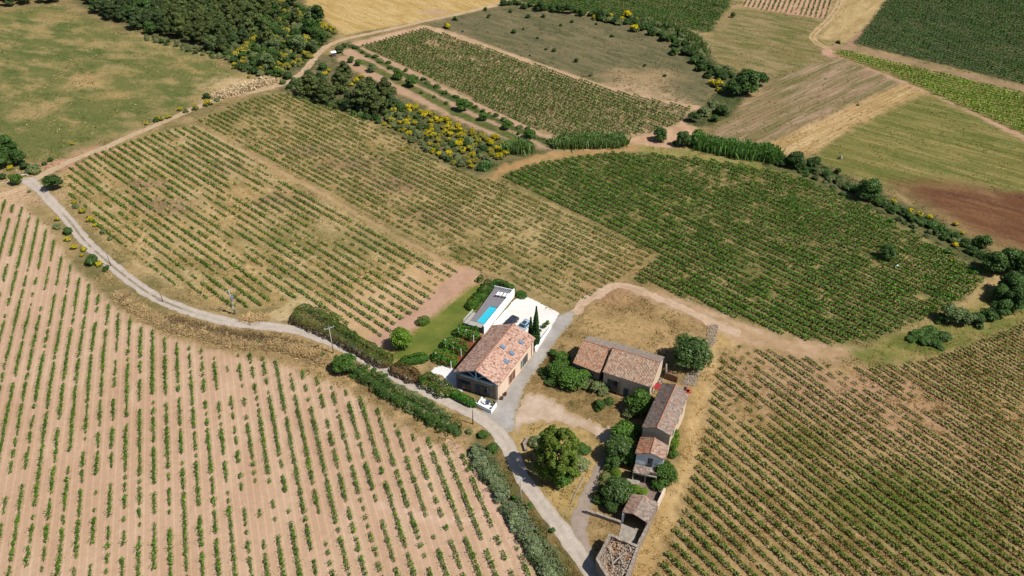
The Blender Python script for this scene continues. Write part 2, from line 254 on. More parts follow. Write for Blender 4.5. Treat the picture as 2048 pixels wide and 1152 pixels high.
# ground grid
GX=np.arange(-330,330.01,.72); GY=np.arange(44,470.01,.72)
X,Y=np.meshgrid(GX,GY)
lim=70+.0+ (Y-50)*.61+28
keep=(np.abs(X)<lim)
def shade(z,x,y):
    if z.get('deg') is not None:
        a=math.radians(z['deg']); v=x*math.cos(a)+y*math.sin(a); u=-x*math.sin(a)+y*math.cos(a)
    else: u,v=x,y
    s=z['scale']; an=z.get('aniso',1.0); sd_=z.get('seed',1)
    n=fbm(u/s*an**.5+31,v/s/an**.5+7,sd_,4,.62); n2=fbm(x/s/2.4+5,y/s/2.4+9,sd_+40,3); n=np.clip((n-.5)*2.6+.5+(n2-.5)*1.3,0,1)[...,None]
    m=np.clip((fbm(u/s*1.7*an**.5,v/s*1.7/an**.5,sd_+60,4,.65)-.5)*3.2+.25+(n2-.5)*1.0,0,1)[...,None]
    c=z['cols']; c2=c[2] if len(c)>2 else (c[0]*1.1)
    return (c[0]*(1-n)+c[1]*n)*(1-m*.75)+c2*m*.75
wx=(fbm(X/2.6,Y/2.6,91,4)-.5); wy=(fbm(X/2.6+50,Y/2.6,92,4)-.5)
COL=shade(BASE,X,Y); PAR=np.zeros(X.shape+(3,)); PAR[...,2]=.5; ZID=np.full(X.shape,-1)
for k,z in enumerate(ZONES):
    pts=np.array(z['poly'] or z['line']); mrg=z['width']+4
    x0,y0=pts.min(0)-mrg; x1,y1=pts.max(0)+mrg
    i0,i1=np.searchsorted(GX,[x0,x1]); j0,j1=np.searchsorted(GY,[y0,y1])
    if i1<=i0 or j1<=j0: continue
    sl_=(slice(j0,j1),slice(i0,i1)); x=X[sl_]; y=Y[sl_]; xx=x+wx[sl_]*z['warp']*4; yy=y+wy[sl_]*z['warp']*4
    if z['poly']: d=sdist(xx,yy,z['poly'])
    else: d=z['width']/2-ldist(x+wx[sl_]*1.6,y+wy[sl_]*1.6,z['line'])
    w=np.clip(d/z['soft']*.5+.5,0,1); w=w*w*(3-2*w)
    COL[sl_]=COL[sl_]*(1-w[...,None])+shade(z,x,y)*w[...,None]
    PAR[sl_][...,2]=PAR[sl_][...,2]*(1-w)+z['grain']*w
    if z['split']: ZID[sl_]=np.where(d>0,k,ZID[sl_])
# hand patches of real colour: greener damp spot, orange clay and pale spots
def blob(px,py,r,c,amt,sx=1.0):
    global COL
    p=P(px,py); d=np.hypot((X-p.x)/sx,(Y-p.y))/r+(fbm(X/3,Y/3,5)-.5)*1.2
    w=np.clip(1.3-d,0,1)[...,None]*amt; COL=COL*(1-w)+np.array(S(*c))*w
for a in [(1800,1000,9,(104,112,44),.8,1.6),(1620,880,5,(120,118,50),.5,1.5),(1900,1080,9,(112,112,48),.6,1.5),(180,155,6,(196,160,112),.7,1.5),(70,220,7,(186,156,108),.6,1.5),
          (500,165,8,(206,176,132),.8,2),(470,178,6,(206,176,132),.8,2),(170,170,5,(200,166,116),.7,2),(230,190,4,(196,160,110),.6,2),(110,30,6,(186,152,104),.5,2),
          (120,330,5,(212,160,136),.9,1.6),(200,303,4,(210,164,132),.8,2.5),(1690,600,10,(150,130,90),.3,1),(280,370,4,(146,116,100),.6,2),(330,410,5,(146,118,100),.5,2),(430,330,5,(146,120,98),.5,2),(560,400,5,(150,122,100),.5,2),(700,330,6,(150,120,100),.5,2),(790,370,6,(150,118,98),.6,2),(620,300,5,(150,122,100),.5,2),(880,430,6,(156,124,100),.4,2),(560,480,6,(120,118,66),.6,2),(700,480,7,(126,120,70),.6,2),(330,470,6,(200,172,122),.6,2),(1080,470,7,(204,178,128),.6,2),(1000,420,6,(198,172,122),.6,2),(1215,590,5,(178,132,104),.6,1.5),(1290,545,9,(172,140,96),.6,1.4),
          (870,24,5,(190,158,132),.8,1.5),(1280,155,10,(198,164,124),.6,1.6),(1240,655,5,(200,168,116),.6,1.5),(100,380,5,(170,146,96),.6,1),(480,165,4,(214,184,140),.7,3),(1060,860,5,(196,164,108),.6,1.5),
          (20,395,6,(214,178,146),.8,2.5),(1700,790,11,(186,146,116),.6,1.8),(1840,860,10,(184,146,112),.5,1.8),(1560,760,9,(184,150,116),.6,1.6)]: blob(*a)
idx=-np.ones(X.shape,np.int64)
cz=ZID[:-1,:-1]; kp=keep[:-1,:-1]&keep[1:,1:]
names=[None]+list(range(len(ZONES)))
Z0=-.02
ii=np.arange(X.size).reshape(X.shape)
quads=np.stack([ii[:-1,:-1],ii[:-1,1:],ii[1:,1:],ii[1:,:-1]],-1)
FLATX=X.ravel(); FLATY=Y.ravel(); FC=COL.reshape(-1,3); FP=PAR.reshape(-1,3)
STRUCT={'field':'field'}
for k in range(-1,len(ZONES)):
    q=quads[(cz==k)&kp]
    if len(q)==0: continue
    u,inv=np.unique(q.ravel(),return_inverse=True); F=inv.reshape(-1,4)
    V=np.stack([FLATX[u],FLATY[u],np.full(len(u),Z0)],-1); par=FP[u].copy()
    nm='ground' if k<0 else ZONES[k]['name']
    if k>=0 and ZONES[k]['rut']:
        z=ZONES[k]; a=math.radians(z['deg'] or 0); p0=P(51,1147) if z['deg']==D_L else P(1354,1068); par[:,0]=(-(V[:,0]-p0.x)*math.sin(a)+(V[:,1]-p0.y)*math.cos(a))/z['sp']+1000; par[:,1]=z['rut']
    obj(nm,amesh(nm,V,F,GM,FC[u],par),kind='structure')
big=4000
V=[(-big,-500,-.6),(big,-500,-.6),(big,6000,-.6),(-big,6000,-.6)]
obj('ground_plain',amesh('ground_plain',V,[(0,1,2,3)],GM,np.tile(BASE['cols'][0],(4,1)),np.tile((0,0,.5),(4,1))),kind='structure')
# ---- roads and surfaced patches (sheets a few mm to cm above the ground)
def road(name,line,width,cols,z,seed=1,crown=None,crown_w=.0,res=.45,edge=.35,grain=.36,nw=15,taper=None):
    L=[Vector(v) for v in smooth_line(PP(line),10)]
    pts=[L[0]]; 
    for a,b in zip(L[:-1],L[1:]):
        n=max(1,int((b-a).length/res)); 
        for j in range(1,n+1): pts.append(a.lerp(b,j/n))
    A=np.array([tuple(p) for p in pts]); T=np.gradient(A,axis=0); T/=np.linalg.norm(T,axis=1)[:,None]+1e-9; Nn=np.stack([-T[:,1],T[:,0]],-1)
    s=np.linspace(-1,1,nw); n=len(A); t=np.linspace(0,1,n)
    wl=width/2*(np.ones(n) if taper is None else np.interp(t,[q[0] for q in taper],[q[1] for q in taper]))
    el=(fbm(A[:,0]*.7,A[:,1]*.7,seed,4)-.5)*edge*4; er=(fbm(A[:,0]*.7+40,A[:,1]*.7,seed+3,4)-.5)*edge*4
    off=s[None,:]*wl[:,None]; off=off+np.where(s<0,(-s)**3,0)[None,:]*el[:,None]*-1+np.where(s>0,s**3,0)[None,:]*er[:,None]
    V=A[:,None,:]+Nn[:,None,:]*off[...,None]; vx,vy=V[...,0],V[...,1]
    n1=np.clip((fbm(vx/2.5,vy/2.5,seed+9,4)-.5)*2.4+.5,0,1)[...,None]
    c=np.array(S(*cols[0]))*(1-n1)+np.array(S(*cols[1]))*n1
    lane=np.exp(-((np.abs(s)-.5)/.2)**2)[None,:,None]; c=c*(1+.10*lane*(.4+1.2*n1))
    edgew=np.clip((np.abs(s)-.86)/.14,0,1)[None,:,None]*.55; c=c*(1-edgew)+np.array(S(168,146,104))*edgew
    if crown:
        for t0,t1 in crown:
            w=np.exp(-(s/.16)**2)[None,:]*np.clip((t-t0)*30,0,1)[:,None]*np.clip((t1-t)*30,0,1)[:,None]*np.clip((fbm(vx/1.2,vy/1.2,seed+20,3)-.3)*6,0,1)
            c=c*(1-w[...,None]*.9)+np.array(S(126,116,76))*w[...,None]*.9
    V3=np.concatenate([V,np.full(V.shape[:2]+(1,),z)],-1).reshape(-1,3)
    i=np.arange(n*nw).reshape(n,nw); F=np.stack([i[:-1,:-1],i[:-1,1:],i[1:,1:],i[1:,:-1]],-1).reshape(-1,4)[:,::-1]
    par=np.zeros((n*nw,3)); par[:,2]=grain
    return obj(name,amesh(name,V3,F,GM,c.reshape(-1,3),par),kind='structure')
def patch(name,poly,cols,z,res=.25,soft=.3,warp=.25,scale=3,grain=.2,seed=3,edgecol=None,mat=None,label=None):
    pl=[tuple(v[:2]) for v in (PP(poly) if not isinstance(poly[0],Vector) else poly)]
    p=np.array(pl); gx=np.arange(p[:,0].min()-1,p[:,0].max()+1,res); gy=np.arange(p[:,1].min()-1,p[:,1].max()+1,res)
    x,y=np.meshgrid(gx,gy); d=sdist(x+(fbm(x/1.2,y/1.2,seed,3)-.5)*4*warp,y+(fbm(x/1.2+9,y/1.2,seed,3)-.5)*4*warp,pl)
    n1=np.clip((fbm(x/scale,y/scale,seed+9,4)-.5)*2.4+.5,0,1)[...,None]; kk=1.0 if name in('gravel_court','paved_terrace') else 1.0; c=np.minimum(.82,(np.array(S(*cols[0]))*(1-n1)+np.array(S(*cols[1]))*n1)*kk)
    if edgecol: w=np.clip(1-d/soft,0,1)[...,None]*.7; c=c*(1-w)+np.array(S(*edgecol))*w
    i=np.arange(x.size).reshape(x.shape); q=np.stack([i[:-1,:-1],i[:-1,1:],i[1:,1:],i[1:,:-1]],-1)[d[:-1,:-1]>0]
    u,inv=np.unique(q.ravel(),return_inverse=True); V=np.stack([x.ravel()[u],y.ravel()[u],np.full(len(u),z)],-1)
    par=np.zeros((len(u),3)); par[:,2]=grain
    return obj(name,amesh(name,V,inv.reshape(-1,4),mat or GM,c.reshape(-1,3)[u],par),kind='structure')
ROADC=[(205,191,177),(192,178,163)]
road('track',[(66,360),(110,337),(160,314),(210,295),(262,271),(320,247),(400,212),(470,190),(520,181),(560,170),(590,155),(612,138),(632,112),(655,92),(690,78),(745,66),(800,54),(850,42),(900,32),(960,18),(1010,4),(1050,-30)],2.9,[(206,180,148),(192,164,130)],.004,seed=5,edge=.3)
road('track',[(1690,-40),(1678,8),(1660,36),(1640,56),(1625,72),(1634,86),(1660,98)],3.2,[(204,176,134),(180,152,106)],.004,seed=8,crown=[(0,1)],edge=.2)
road('track',[(62,366),(40,378),(10,388),(-30,400),(-120,430)],3.0,[(212,182,146),(200,168,134)],.008,seed=6,edge=.3)
road('track',[(60,358),(35,360),(10,366),(-40,378)],2.6,[(206,182,150),(170,150,110)],.006,seed=16,edge=.3)
road('track',[(1148,628),(1168,606),(1200,585),(1240,571),(1300,590),(1370,619),(1430,648),(1480,668)],2.7,[(212,182,154),(190,160,130)],.004,seed=9,edge=.5,grain=.4)
road('track',[(1235,874),(1222,905),(1208,935),(1190,970),(1172,1005),(1158,1040),(1158,1075),(1172,1110)],3.0,[(176,158,144),(158,142,126)],.006,seed=10,edge=.4)
patch('yard',[(1022,850),(1030,825),(1052,790),(1070,785),(1100,797),(1140,826),(1200,848),(1232,862),(1240,885),(1215,893),(1180,866),(1120,846),(1075,842),(1048,850),(1036,872)],[(216,192,170),(194,168,142)],.012,warp=.5,seed=12,grain=.3,edgecol=(176,150,106),soft=1.2)
patch('driveway',[(985,812),(1000,790),(1030,752),(1070,700),(1085,672),(1102,648),(1118,628),(1150,622),(1146,640),(1118,676),(1092,712),(1072,742),(1050,772),(1040,800),(1030,830),(1026,862),(1000,872),(970,852),(950,828)],[(190,184,178),(172,164,156)],.018,warp=.3,seed=13,grain=.22,edgecol=(170,154,124),soft=.8)
road('road',[(52,358),(78,378),(108,410),(135,438),(170,482),(205,515),(250,552),(300,588),(350,612),(410,632),(470,646),(560,655),(620,668),(690,696),(755,733),(830,772),(900,804),(962,836),(998,868),(1022,905),(1045,955),(1080,1003),(1115,1048),(1150,1097),(1190,1155),(1240,1230),(1330,1380),(1480,1600)],3.0,ROADC,.024,seed=2,crown=[(.10,.40)],edge=.22,taper=[(0,1.5),(.03,1),(.5,1),(.55,1.1),(.6,1),(1,1.0)])
patch('gravel_court',[(1028,600),(1050,594),(1066,600),(1118,627),(1100,658),(1072,704),(1050,700),(985,668),(965,672)],[(255,252,246),(246,240,232)],.028,warp=.05,seed=14,grain=.1)
patch('lawn',[(952,570),(975,578),(978,600),(940,650),(930,668),(892,700),(900,712),(862,718),(840,730),(800,726),(778,712),(800,690),(835,658),(862,640),(900,608)],[(128,132,60),(102,116,48)],.010,warp=.2,scale=4,seed=15,grain=.22,edgecol=(168,148,86),soft=.6)
patch('garden_soil',[(905,680),(960,672),(975,700),(915,760),(880,735),(870,705)],[(142,92,58),(120,78,50)],.014,warp=.1,seed=18,grain=.3)
patch('paved_terrace',[(860,746),(868,736),(886,732),(925,745),(925,785),(898,768),(884,752)],[(250,248,246),(236,234,232)],.020,warp=.03,seed=19,grain=.06)
# ---------------------------------------------------------------- foliage builders
def leaf_quads(c,size,rng,nrm=None,asp=1.5,flat=.0,drop=0):
    "diamond-shaped leaf faces at points c"
    n=len(c); a=rng.normal(size=(n,3))
    if nrm is not None: a=nrm+a*.55
    a/=np.linalg.norm(a,axis=1)[:,None]+1e-9
    b=rng.normal(size=(n,3)); b-=a*(a*b).sum(1)[:,None]; b/=np.linalg.norm(b,axis=1)[:,None]+1e-9; t=np.cross(a,b)
    s=np.asarray(size).reshape(-1,1)*np.ones((n,1)); L=s*asp*.5; Wd=s*.5
    V=np.stack([c-b*L,c+t*Wd-b*L*.1,c+b*L,c-t*Wd-b*L*.1],1).reshape(-1,3)
    return V,np.arange(n*4).reshape(n,4)
def colvar(n,c,rng,var=.22,hue=.1,per=4):
    k=1+rng.normal(size=(n,1))*var; k=np.clip(k,.45,1.8); h=rng.normal(size=(n,1))*hue
    return np.repeat(np.array(c)*k*np.concatenate([1+h,1+h*.2,1-h],1),per,0)
def lobes(rng,n,R=1.0,H=1.0,z0=.0,mode='round'):
    L=[]
    for i in range(n):
        a=rng.uniform(0,2*math.pi)
        if mode=='round':
            t=rng.uniform(0,1); z=z0+H*(.22+.7*t); rr=R*.68*math.sqrt(max(0,1-((t-.32)/.75)**2))*math.sqrt(rng.uniform(.15,1)); r=rng.uniform(.26,.42)*R
        elif mode=='pine':
            t=(i+.5)/n; z=z0+H*(.12+.84*t); rr=R*.75*(1-t**1.6)*rng.uniform(.45,1.05)+.02; r=R*rng.uniform(.22,.36)*(1.15-.45*t)
        elif mode=='lumpy':
            t=rng.uniform(0,1); z=z0+H*(.1+.86*t); rr=R*.86*math.sqrt(max(0,1-((t-.36)/.72)**2))*rng.uniform(.72,1.04)*(1+.16*math.sin(3*a+4*t)); r=R*rng.uniform(.11,.21)
        elif mode=='mound':
            t=rng.uniform(0,1); z=z0+H*(.1+.6*t); rr=R*.8*math.sqrt(rng.uniform(0,1))*(1-.6*t); r=rng.uniform(.2,.36)*R
        L.append((rr*math.cos(a),rr*math.sin(a),z,r,rng.uniform(.78,1.25)))
    return L
def crown_mesh(name,seed,n,leaf,col,mode='round',nl=22,H=1.6,z0=.3,mat=None,col2=None,c2p=.0,var=.2,hue=.08,squash=.8,asp=1.4,flower=None,fp=.0,inner=.25):
    rng=np.random.default_rng(seed); L=lobes(rng,nl,1.0,H,z0,mode); La=np.array(L)
    w=La[:,3]**2; k=rng.choice(len(L),n,p=w/w.sum()); d=rng.normal(size=(n,3)); d/=np.linalg.norm(d,axis=1)[:,None]
    d[:,2]=np.where(d[:,2]<-.25,-d[:,2],d[:,2]); rad=La[k,3]*np.where(rng.random(n)<inner,rng.uniform(.3,.85,n),rng.uniform(.82,1.12,n))
    c=La[k,:3]+d*rad[:,None]*np.array([1,1,squash]); c[:,2]=np.maximum(c[:,2],.03)
    V,F=leaf_quads(c,leaf*rng.uniform(.6,1.35,n),rng,d+np.array([0,0,.3]),asp)
    base=np.array(col)[None,:]*La[k,4][:,None]
    if col2 is not None: m=(rng.random(n)<c2p)[:,None]; base=np.where(m,np.array(col2)[None,:],base)
    kv=np.clip(1+rng.normal(size=(n,1))*var,.5,1.7); h=rng.normal(size=(n,1))*hue
    cc=base*kv*np.concatenate([1+h,1+h*.2,1-h],1)
    me=amesh(name,V,F,mat or LEAF,np.repeat(cc,4,0))
    if flower is None: return me
    nf=int(n*fp); ztop=np.percentile(c[:,2],35); sel=np.where(c[:,2]>ztop)[0]; sel=rng.choice(sel,nf)
    patchy=fbm(c[sel,0]*3.0+seed,c[sel,1]*3.0,seed,2)>.42; sel=sel[patchy]; d2=d[sel]
    V2,F2=leaf_quads(c[sel]+d2*leaf*.5+np.array([0,0,leaf*.3]),leaf*1.0*rng.uniform(.6,1.2,len(sel)),rng,d2+np.array([0,0,.6]),1.1)
    return me,amesh(name+'_flowers',V2,F2,PETAL,colvar(len(sel),flower,rng,.15,.05))
def tube(bm,p,q,r1,r2,n=6,cap=True):
    p,q=Vector(p),Vector(q); d=(q-p).normalized(); a=d.orthogonal().normalized(); b=d.cross(a)
    A=[bm.verts.new(p+(a*math.cos(i*2*math.pi/n)+b*math.sin(i*2*math.pi/n))*r1) for i in range(n)]
    B=[bm.verts.new(q+(a*math.cos(i*2*math.pi/n)+b*math.sin(i*2*math.pi/n))*r2) for i in range(n)]
    for i in range(n): bm.faces.new((A[i],A[(i+1)%n],B[(i+1)%n],B[i]))
    if cap: bm.faces.new(A[::-1]); bm.faces.new(B)
def fin(name,bm,mat,smooth=False):
    me=bpy.data.meshes.new(name); bm.normal_update(); bm.to_mesh(me); bm.free()
    for m in (mat if isinstance(mat,(list,tuple)) else [mat]): me.materials.append(m)
    if smooth: me.polygons.foreach_set('use_smooth',np.ones(len(me.polygons),bool))
    return me
def trunk_mesh(name,seed,h=1.0,r=.09,spread=.45,nb=5):
    rng=random.Random(seed); bm=bmesh.new(); x=y=0; pts=[Vector((0,0,-.1))]
    for i in range(3): x+=rng.uniform(-.05,.05); y+=rng.uniform(-.05,.05); pts.append(Vector((x,y,h*(i+1)/3)))
    for i in range(3): tube(bm,pts[i],pts[i+1],r*(1.15-.28*i),r*(.87-.28*i),7)
    for i in range(nb):
        a=i*2*math.pi/nb+rng.uniform(-.4,.4); s=pts[1].lerp(pts[3],rng.uniform(.1,.8)); e=s+Vector((math.cos(a)*spread,math.sin(a)*spread,rng.uniform(.15,.45)))
        tube(bm,s,e,r*.42,r*.12,5)
    return fin(name,bm,BARK,True)
# ---------------------------------------------------------------- vines
VCOL={'L':S(104,134,46,1.1),'M':S(84,114,42,1.15),'A':S(92,126,50,1.1),'B':S(96,124,52,1.1),'C':S(82,122,44,1.25),'D':S(90,120,50,1.1),'J':S(76,104,60,1.1),'K':S(118,148,48,1.15),'F':S(80,108,46,1.1),'I':S(100,122,64,1.1)}
def vine_mesh(seed,col,n,L=1.15,Wd=.36,H=1.05,leaf=.24,spiky=0):
    rng=np.random.default_rng(seed); u=rng.uniform(-.5,.5,n)*L; d=rng.normal(size=(n,3)); d/=np.linalg.norm(d,axis=1)[:,None]; d[:,2]=np.abs(d[:,2])
    wv=Wd*(1-.5*(2*u/L)**2)*rng.uniform(.6,1.1,n); c=np.stack([u,d[:,1]*wv,.32+(H-.35)*(d[:,2]*.5+.5*rng.uniform(0,1,n))],-1)
    s=leaf*rng.uniform(.6,1.3,n)
    if spiky:
        k=rng.integers(0,n,spiky); dd=rng.normal(size=(spiky,3)); dd[:,2]=np.abs(dd[:,2])*.8; dd/=np.linalg.norm(dd,axis=1)[:,None]
        t=rng.uniform(.2,1,spiky)[:,None]; c=np.concatenate([c,np.array([0,0,.6])+dd*t*np.array([.75,.8,.6])]); s=np.concatenate([s,np.full(spiky,leaf*.62)])
    V,F=leaf_quads(c,s,rng,None,1.9 if spiky>10 else 1.4)
    Cc=colvar(len(c),col,rng,.26,.09)
    # stock
    return V,F,Cc
def stock(V,F,Cc):
    r=.045; b=np.array([(-r,-r,0),(r,-r,0),(r,r,0),(-r,r,0),(-r,-r,.55),(r,-r,.55),(r,r,.55),(-r,r,.55)]); f=np.array([(0,1,5,4),(1,2,6,5),(2,3,7,6),(3,0,4,7)])+len(V)
    return np.concatenate([V,b]),np.concatenate([F,f]),np.concatenate([Cc,np.tile((.07,.045,.03),(8,1))])
def rows(key,deg,sp,step,phase,gap,vig=(3,6),seed=1,jit=.06,bias=0.0,noise=1.0):
    poly=[tuple(P(*q)[:2]) for q in POLY[key]]; pa=np.array(poly); a=math.radians(deg); ca,sa=math.cos(a),math.sin(a)
    v=pa[:,0]*ca+pa[:,1]*sa; u=-pa[:,0]*sa+pa[:,1]*ca; p0=P(*phase); u0=-p0.x*sa+p0.y*ca
    U=np.arange(math.ceil((u.min()-u0)/sp),math.floor((u.max()-u0)/sp)+1)*sp+u0; Vv=np.arange(v.min(),v.max(),step)
    uu,vv=np.meshgrid(U,Vv,indexing='ij'); rng=np.random.default_rng(seed); uu=uu+rng.normal(size=uu.shape)*jit*.6+(fbm(uu*.02,vv*.02,seed+3,2)-.5)*.9; vv=vv+rng.normal(size=vv.shape)*jit
    x=(vv*ca-uu*sa).ravel(); y=(vv*sa+uu*ca).ravel()
    d=sdist(x,y,poly); lim=(y*ct+HCAM*st)*1024/FPX+9
    g=fbm(uu.ravel()/vig[0]*.8,vv.ravel()/vig[1],seed+9,3)*.6+fbm(x/16,y/16,seed+12,3)*.4+rng.normal(size=x.shape)*.07*noise
    if key=='M': zc=y*ct+HCAM*st; iy=576-(y*st-HCAM*ct)/zc*FPX; ix=1024+x/zc*FPX; g=g+np.clip((iy-860)/500,-.10,.14)+np.where(ix<1440,.06,0)+np.clip((ix-1750)/1200,0,.15)*(iy<800)
    if key=='L': g=g+rng.normal(size=x.shape)*.10+(fbm(uu.ravel()*.9,vv.ravel()/1.6,seed+44,2)-.5)*.5
    vigor=np.clip((g-.5)*3.4+1-gap*1.7+bias,0,1.25)
    ok=(d>.4)&(np.abs(x)<lim)&(vigor>.22)&(y>50)&(y<455)
    ri=np.repeat(np.arange(len(U)),len(Vv))[ok]
    return np.stack([x,y],-1)[ok],vigor[ok],a,ri
# (key,deg,spacing,step,phase pixel,gap,leaves,mesh args)
VF=[('L',D_L,2.5,1.0,(51,1147),.18,dict(n=24,L=1.05,Wd=.30,H=1.05,leaf=.22,spiky=26)),
    ('M',D_M,2.2,.95,(1354,1068),.14,dict(n=34,L=1.25,Wd=.40,H=.9,leaf=.25,spiky=3)),
    ('A',D_A,2.4,1.0,(267,507),.25,dict(n=22,L=1.25,Wd=.44,H=.85,leaf=.30)),
    ('B',D_A,2.1,1.0,(700,380),.24,dict(n=15,L=1.05,Wd=.42,H=.75,leaf=.32)),
    ('C',D_C,2.3,1.0,(1836,524),.12,dict(n=30,L=1.35,Wd=.66,H=1.05,leaf=.33)),
    ('D',D_D,2.0,1.1,(1117,278),.04,dict(n=16,L=1.15,Wd=.50,H=.95,leaf=.38)),
    ('J',-60,2.2,1.4,(1900,120),.0,dict(n=10,L=1.8,Wd=.7,H=1.0,leaf=.5)),
    ('K',-40,2.3,1.2,(1855,180),.0,dict(n=12,L=1.6,Wd=.7,H=1.1,leaf=.46)),
    ('F',-46,2.2,1.4,(1300,30),.0,dict(n=10,L=1.8,Wd=.7,H=1.0,leaf=.5)),
    ('I',-112,2.2,1.3,(1505,0),.05,dict(n=8,L=1.4,Wd=.45,H=.9,leaf=.44))]
ONES='first second third fourth fifth sixth seventh eighth ninth tenth eleventh twelfth thirteenth fourteenth fifteenth sixteenth seventeenth eighteenth nineteenth'.split()
TENS={2:('twenty','twentieth'),3:('thirty','thirtieth'),4:('forty','fortieth'),5:('fifty','fiftieth'),6:('sixty','sixtieth'),7:('seventy','seventieth')}
def ordw(n):
    if n<20: return ONES[n-1]
    a,b=divmod(n,10); return TENS[a][1] if b==0 else TENS[a][0]+'-'+ONES[b-1]
SV=[];SF=[];SCc=[];off=0; CAND=[]
for fi,(key,deg,sp,step,ph,gap,ma) in enumerate(VF):
    pos,vig,a,ri=rows(key,deg,sp,step,ph,gap,seed=20+fi,vig={'B':(2.2,3),'C':(3,4)}.get(key,(2.6,7)),bias=.1)
    nv=8; var=[vine_mesh(100*fi+j,VCOL[key],**ma) for j in range(nv)]
    rng=np.random.default_rng(50+fi); kk=rng.integers(0,nv,len(pos)); flip=rng.integers(0,2,len(pos))*math.pi
    sc=(.5+.55*np.clip(vig,0,1))*rng.uniform(.85,1.12,len(pos))
    tint=np.clip(.85+.3*fbm(pos[:,0]/14,pos[:,1]/14,fi+70,3)+rng.normal(size=len(pos))*.09,.6,1.35)
    yel=(rng.random(len(pos))<.03)
    ind=np.zeros(len(pos),bool)
    if key in('L','M'):
        x,y=pos.T; zc=y*ct+HCAM*st; px=1024+x/zc*FPX; py=576-(y*st-HCAM*ct)/zc*FPX
        vis=(px>0)&(px<2048)&(py<1150)&(py>0); order=np.where(vis,-sc*FPX/zc,0); q=np.argsort(order)[:150]; ind[q]=True
        rows_=sorted(set(ri[q]),key=lambda r:px[q][ri[q]==r].mean()); rk={}
        for r_n,r_ in enumerate(rows_):
            m_=q[ri[q]==r_]; m_=m_[np.argsort(-py[m_])]
            for n_,i_ in enumerate(m_): rk[i_]=(n_+1,r_n+1)
        mm=[(lambda q_:amesh('grape_vine',q_[0],q_[1],LEAF,q_[2]))(stock(*var[j])) for j in range(nv)]
        for i in q:
            o=obj('grape_vine',mm[kk[i]],label=('leafy vine, %s up from the bottom edge, %s row from the left, sandy field' if key=='L' else 'low vine, %s up its row, %s row from the left, grassy right field')%(ordw(rk[i][0]),ordw(rk[i][1])),cat='vine',group='vines nearest the camera, '+('sandy left field' if key=='L' else 'grassy right field'))
            o.location=(pos[i,0],pos[i,1],-.02); o.rotation_euler=(0,0,a+flip[i]); o.scale=(1.0*min(1,sc[i]+.2),sc[i],sc[i])
    for j in range(nv):
        m=(kk==j)&~ind
        if not m.any(): continue
        v,f,c=var[j]; p=pos[m]; s=sc[m][:,None]; an=a+flip[m]; cs,sn=np.cos(an)[:,None],np.sin(an)[:,None]
        X_=(v[None,:,0]*np.minimum(1,s+.2)); Y_=v[None,:,1]*s
        VV=np.stack([p[:,0:1]+X_*cs-Y_*sn,p[:,1:2]+X_*sn+Y_*cs,v[None,:,2]*s-.02+0*X_],-1)
        FF=f[None]+(np.arange(len(p))*len(v))[:,None,None]+off; off+=len(p)*len(v)
        t=tint[m][:,None,None]; cc=c[None]*t; cc=np.where(yel[m][:,None,None],cc*np.array([1.5,1.25,.8]),cc)
        SV.append(VV.reshape(-1,3)); SF.append(FF.reshape(-1,4)); SCc.append(cc.reshape(-1,3))
tag(obj('vine_rows',amesh('vine_rows',np.concatenate(SV),np.concatenate(SF),LEAF,np.concatenate(SCc))),'all the smaller and farther grapevines standing in rows across the fields','vines',kind='stuff')
print('vine quads',sum(len(f) for f in SF))
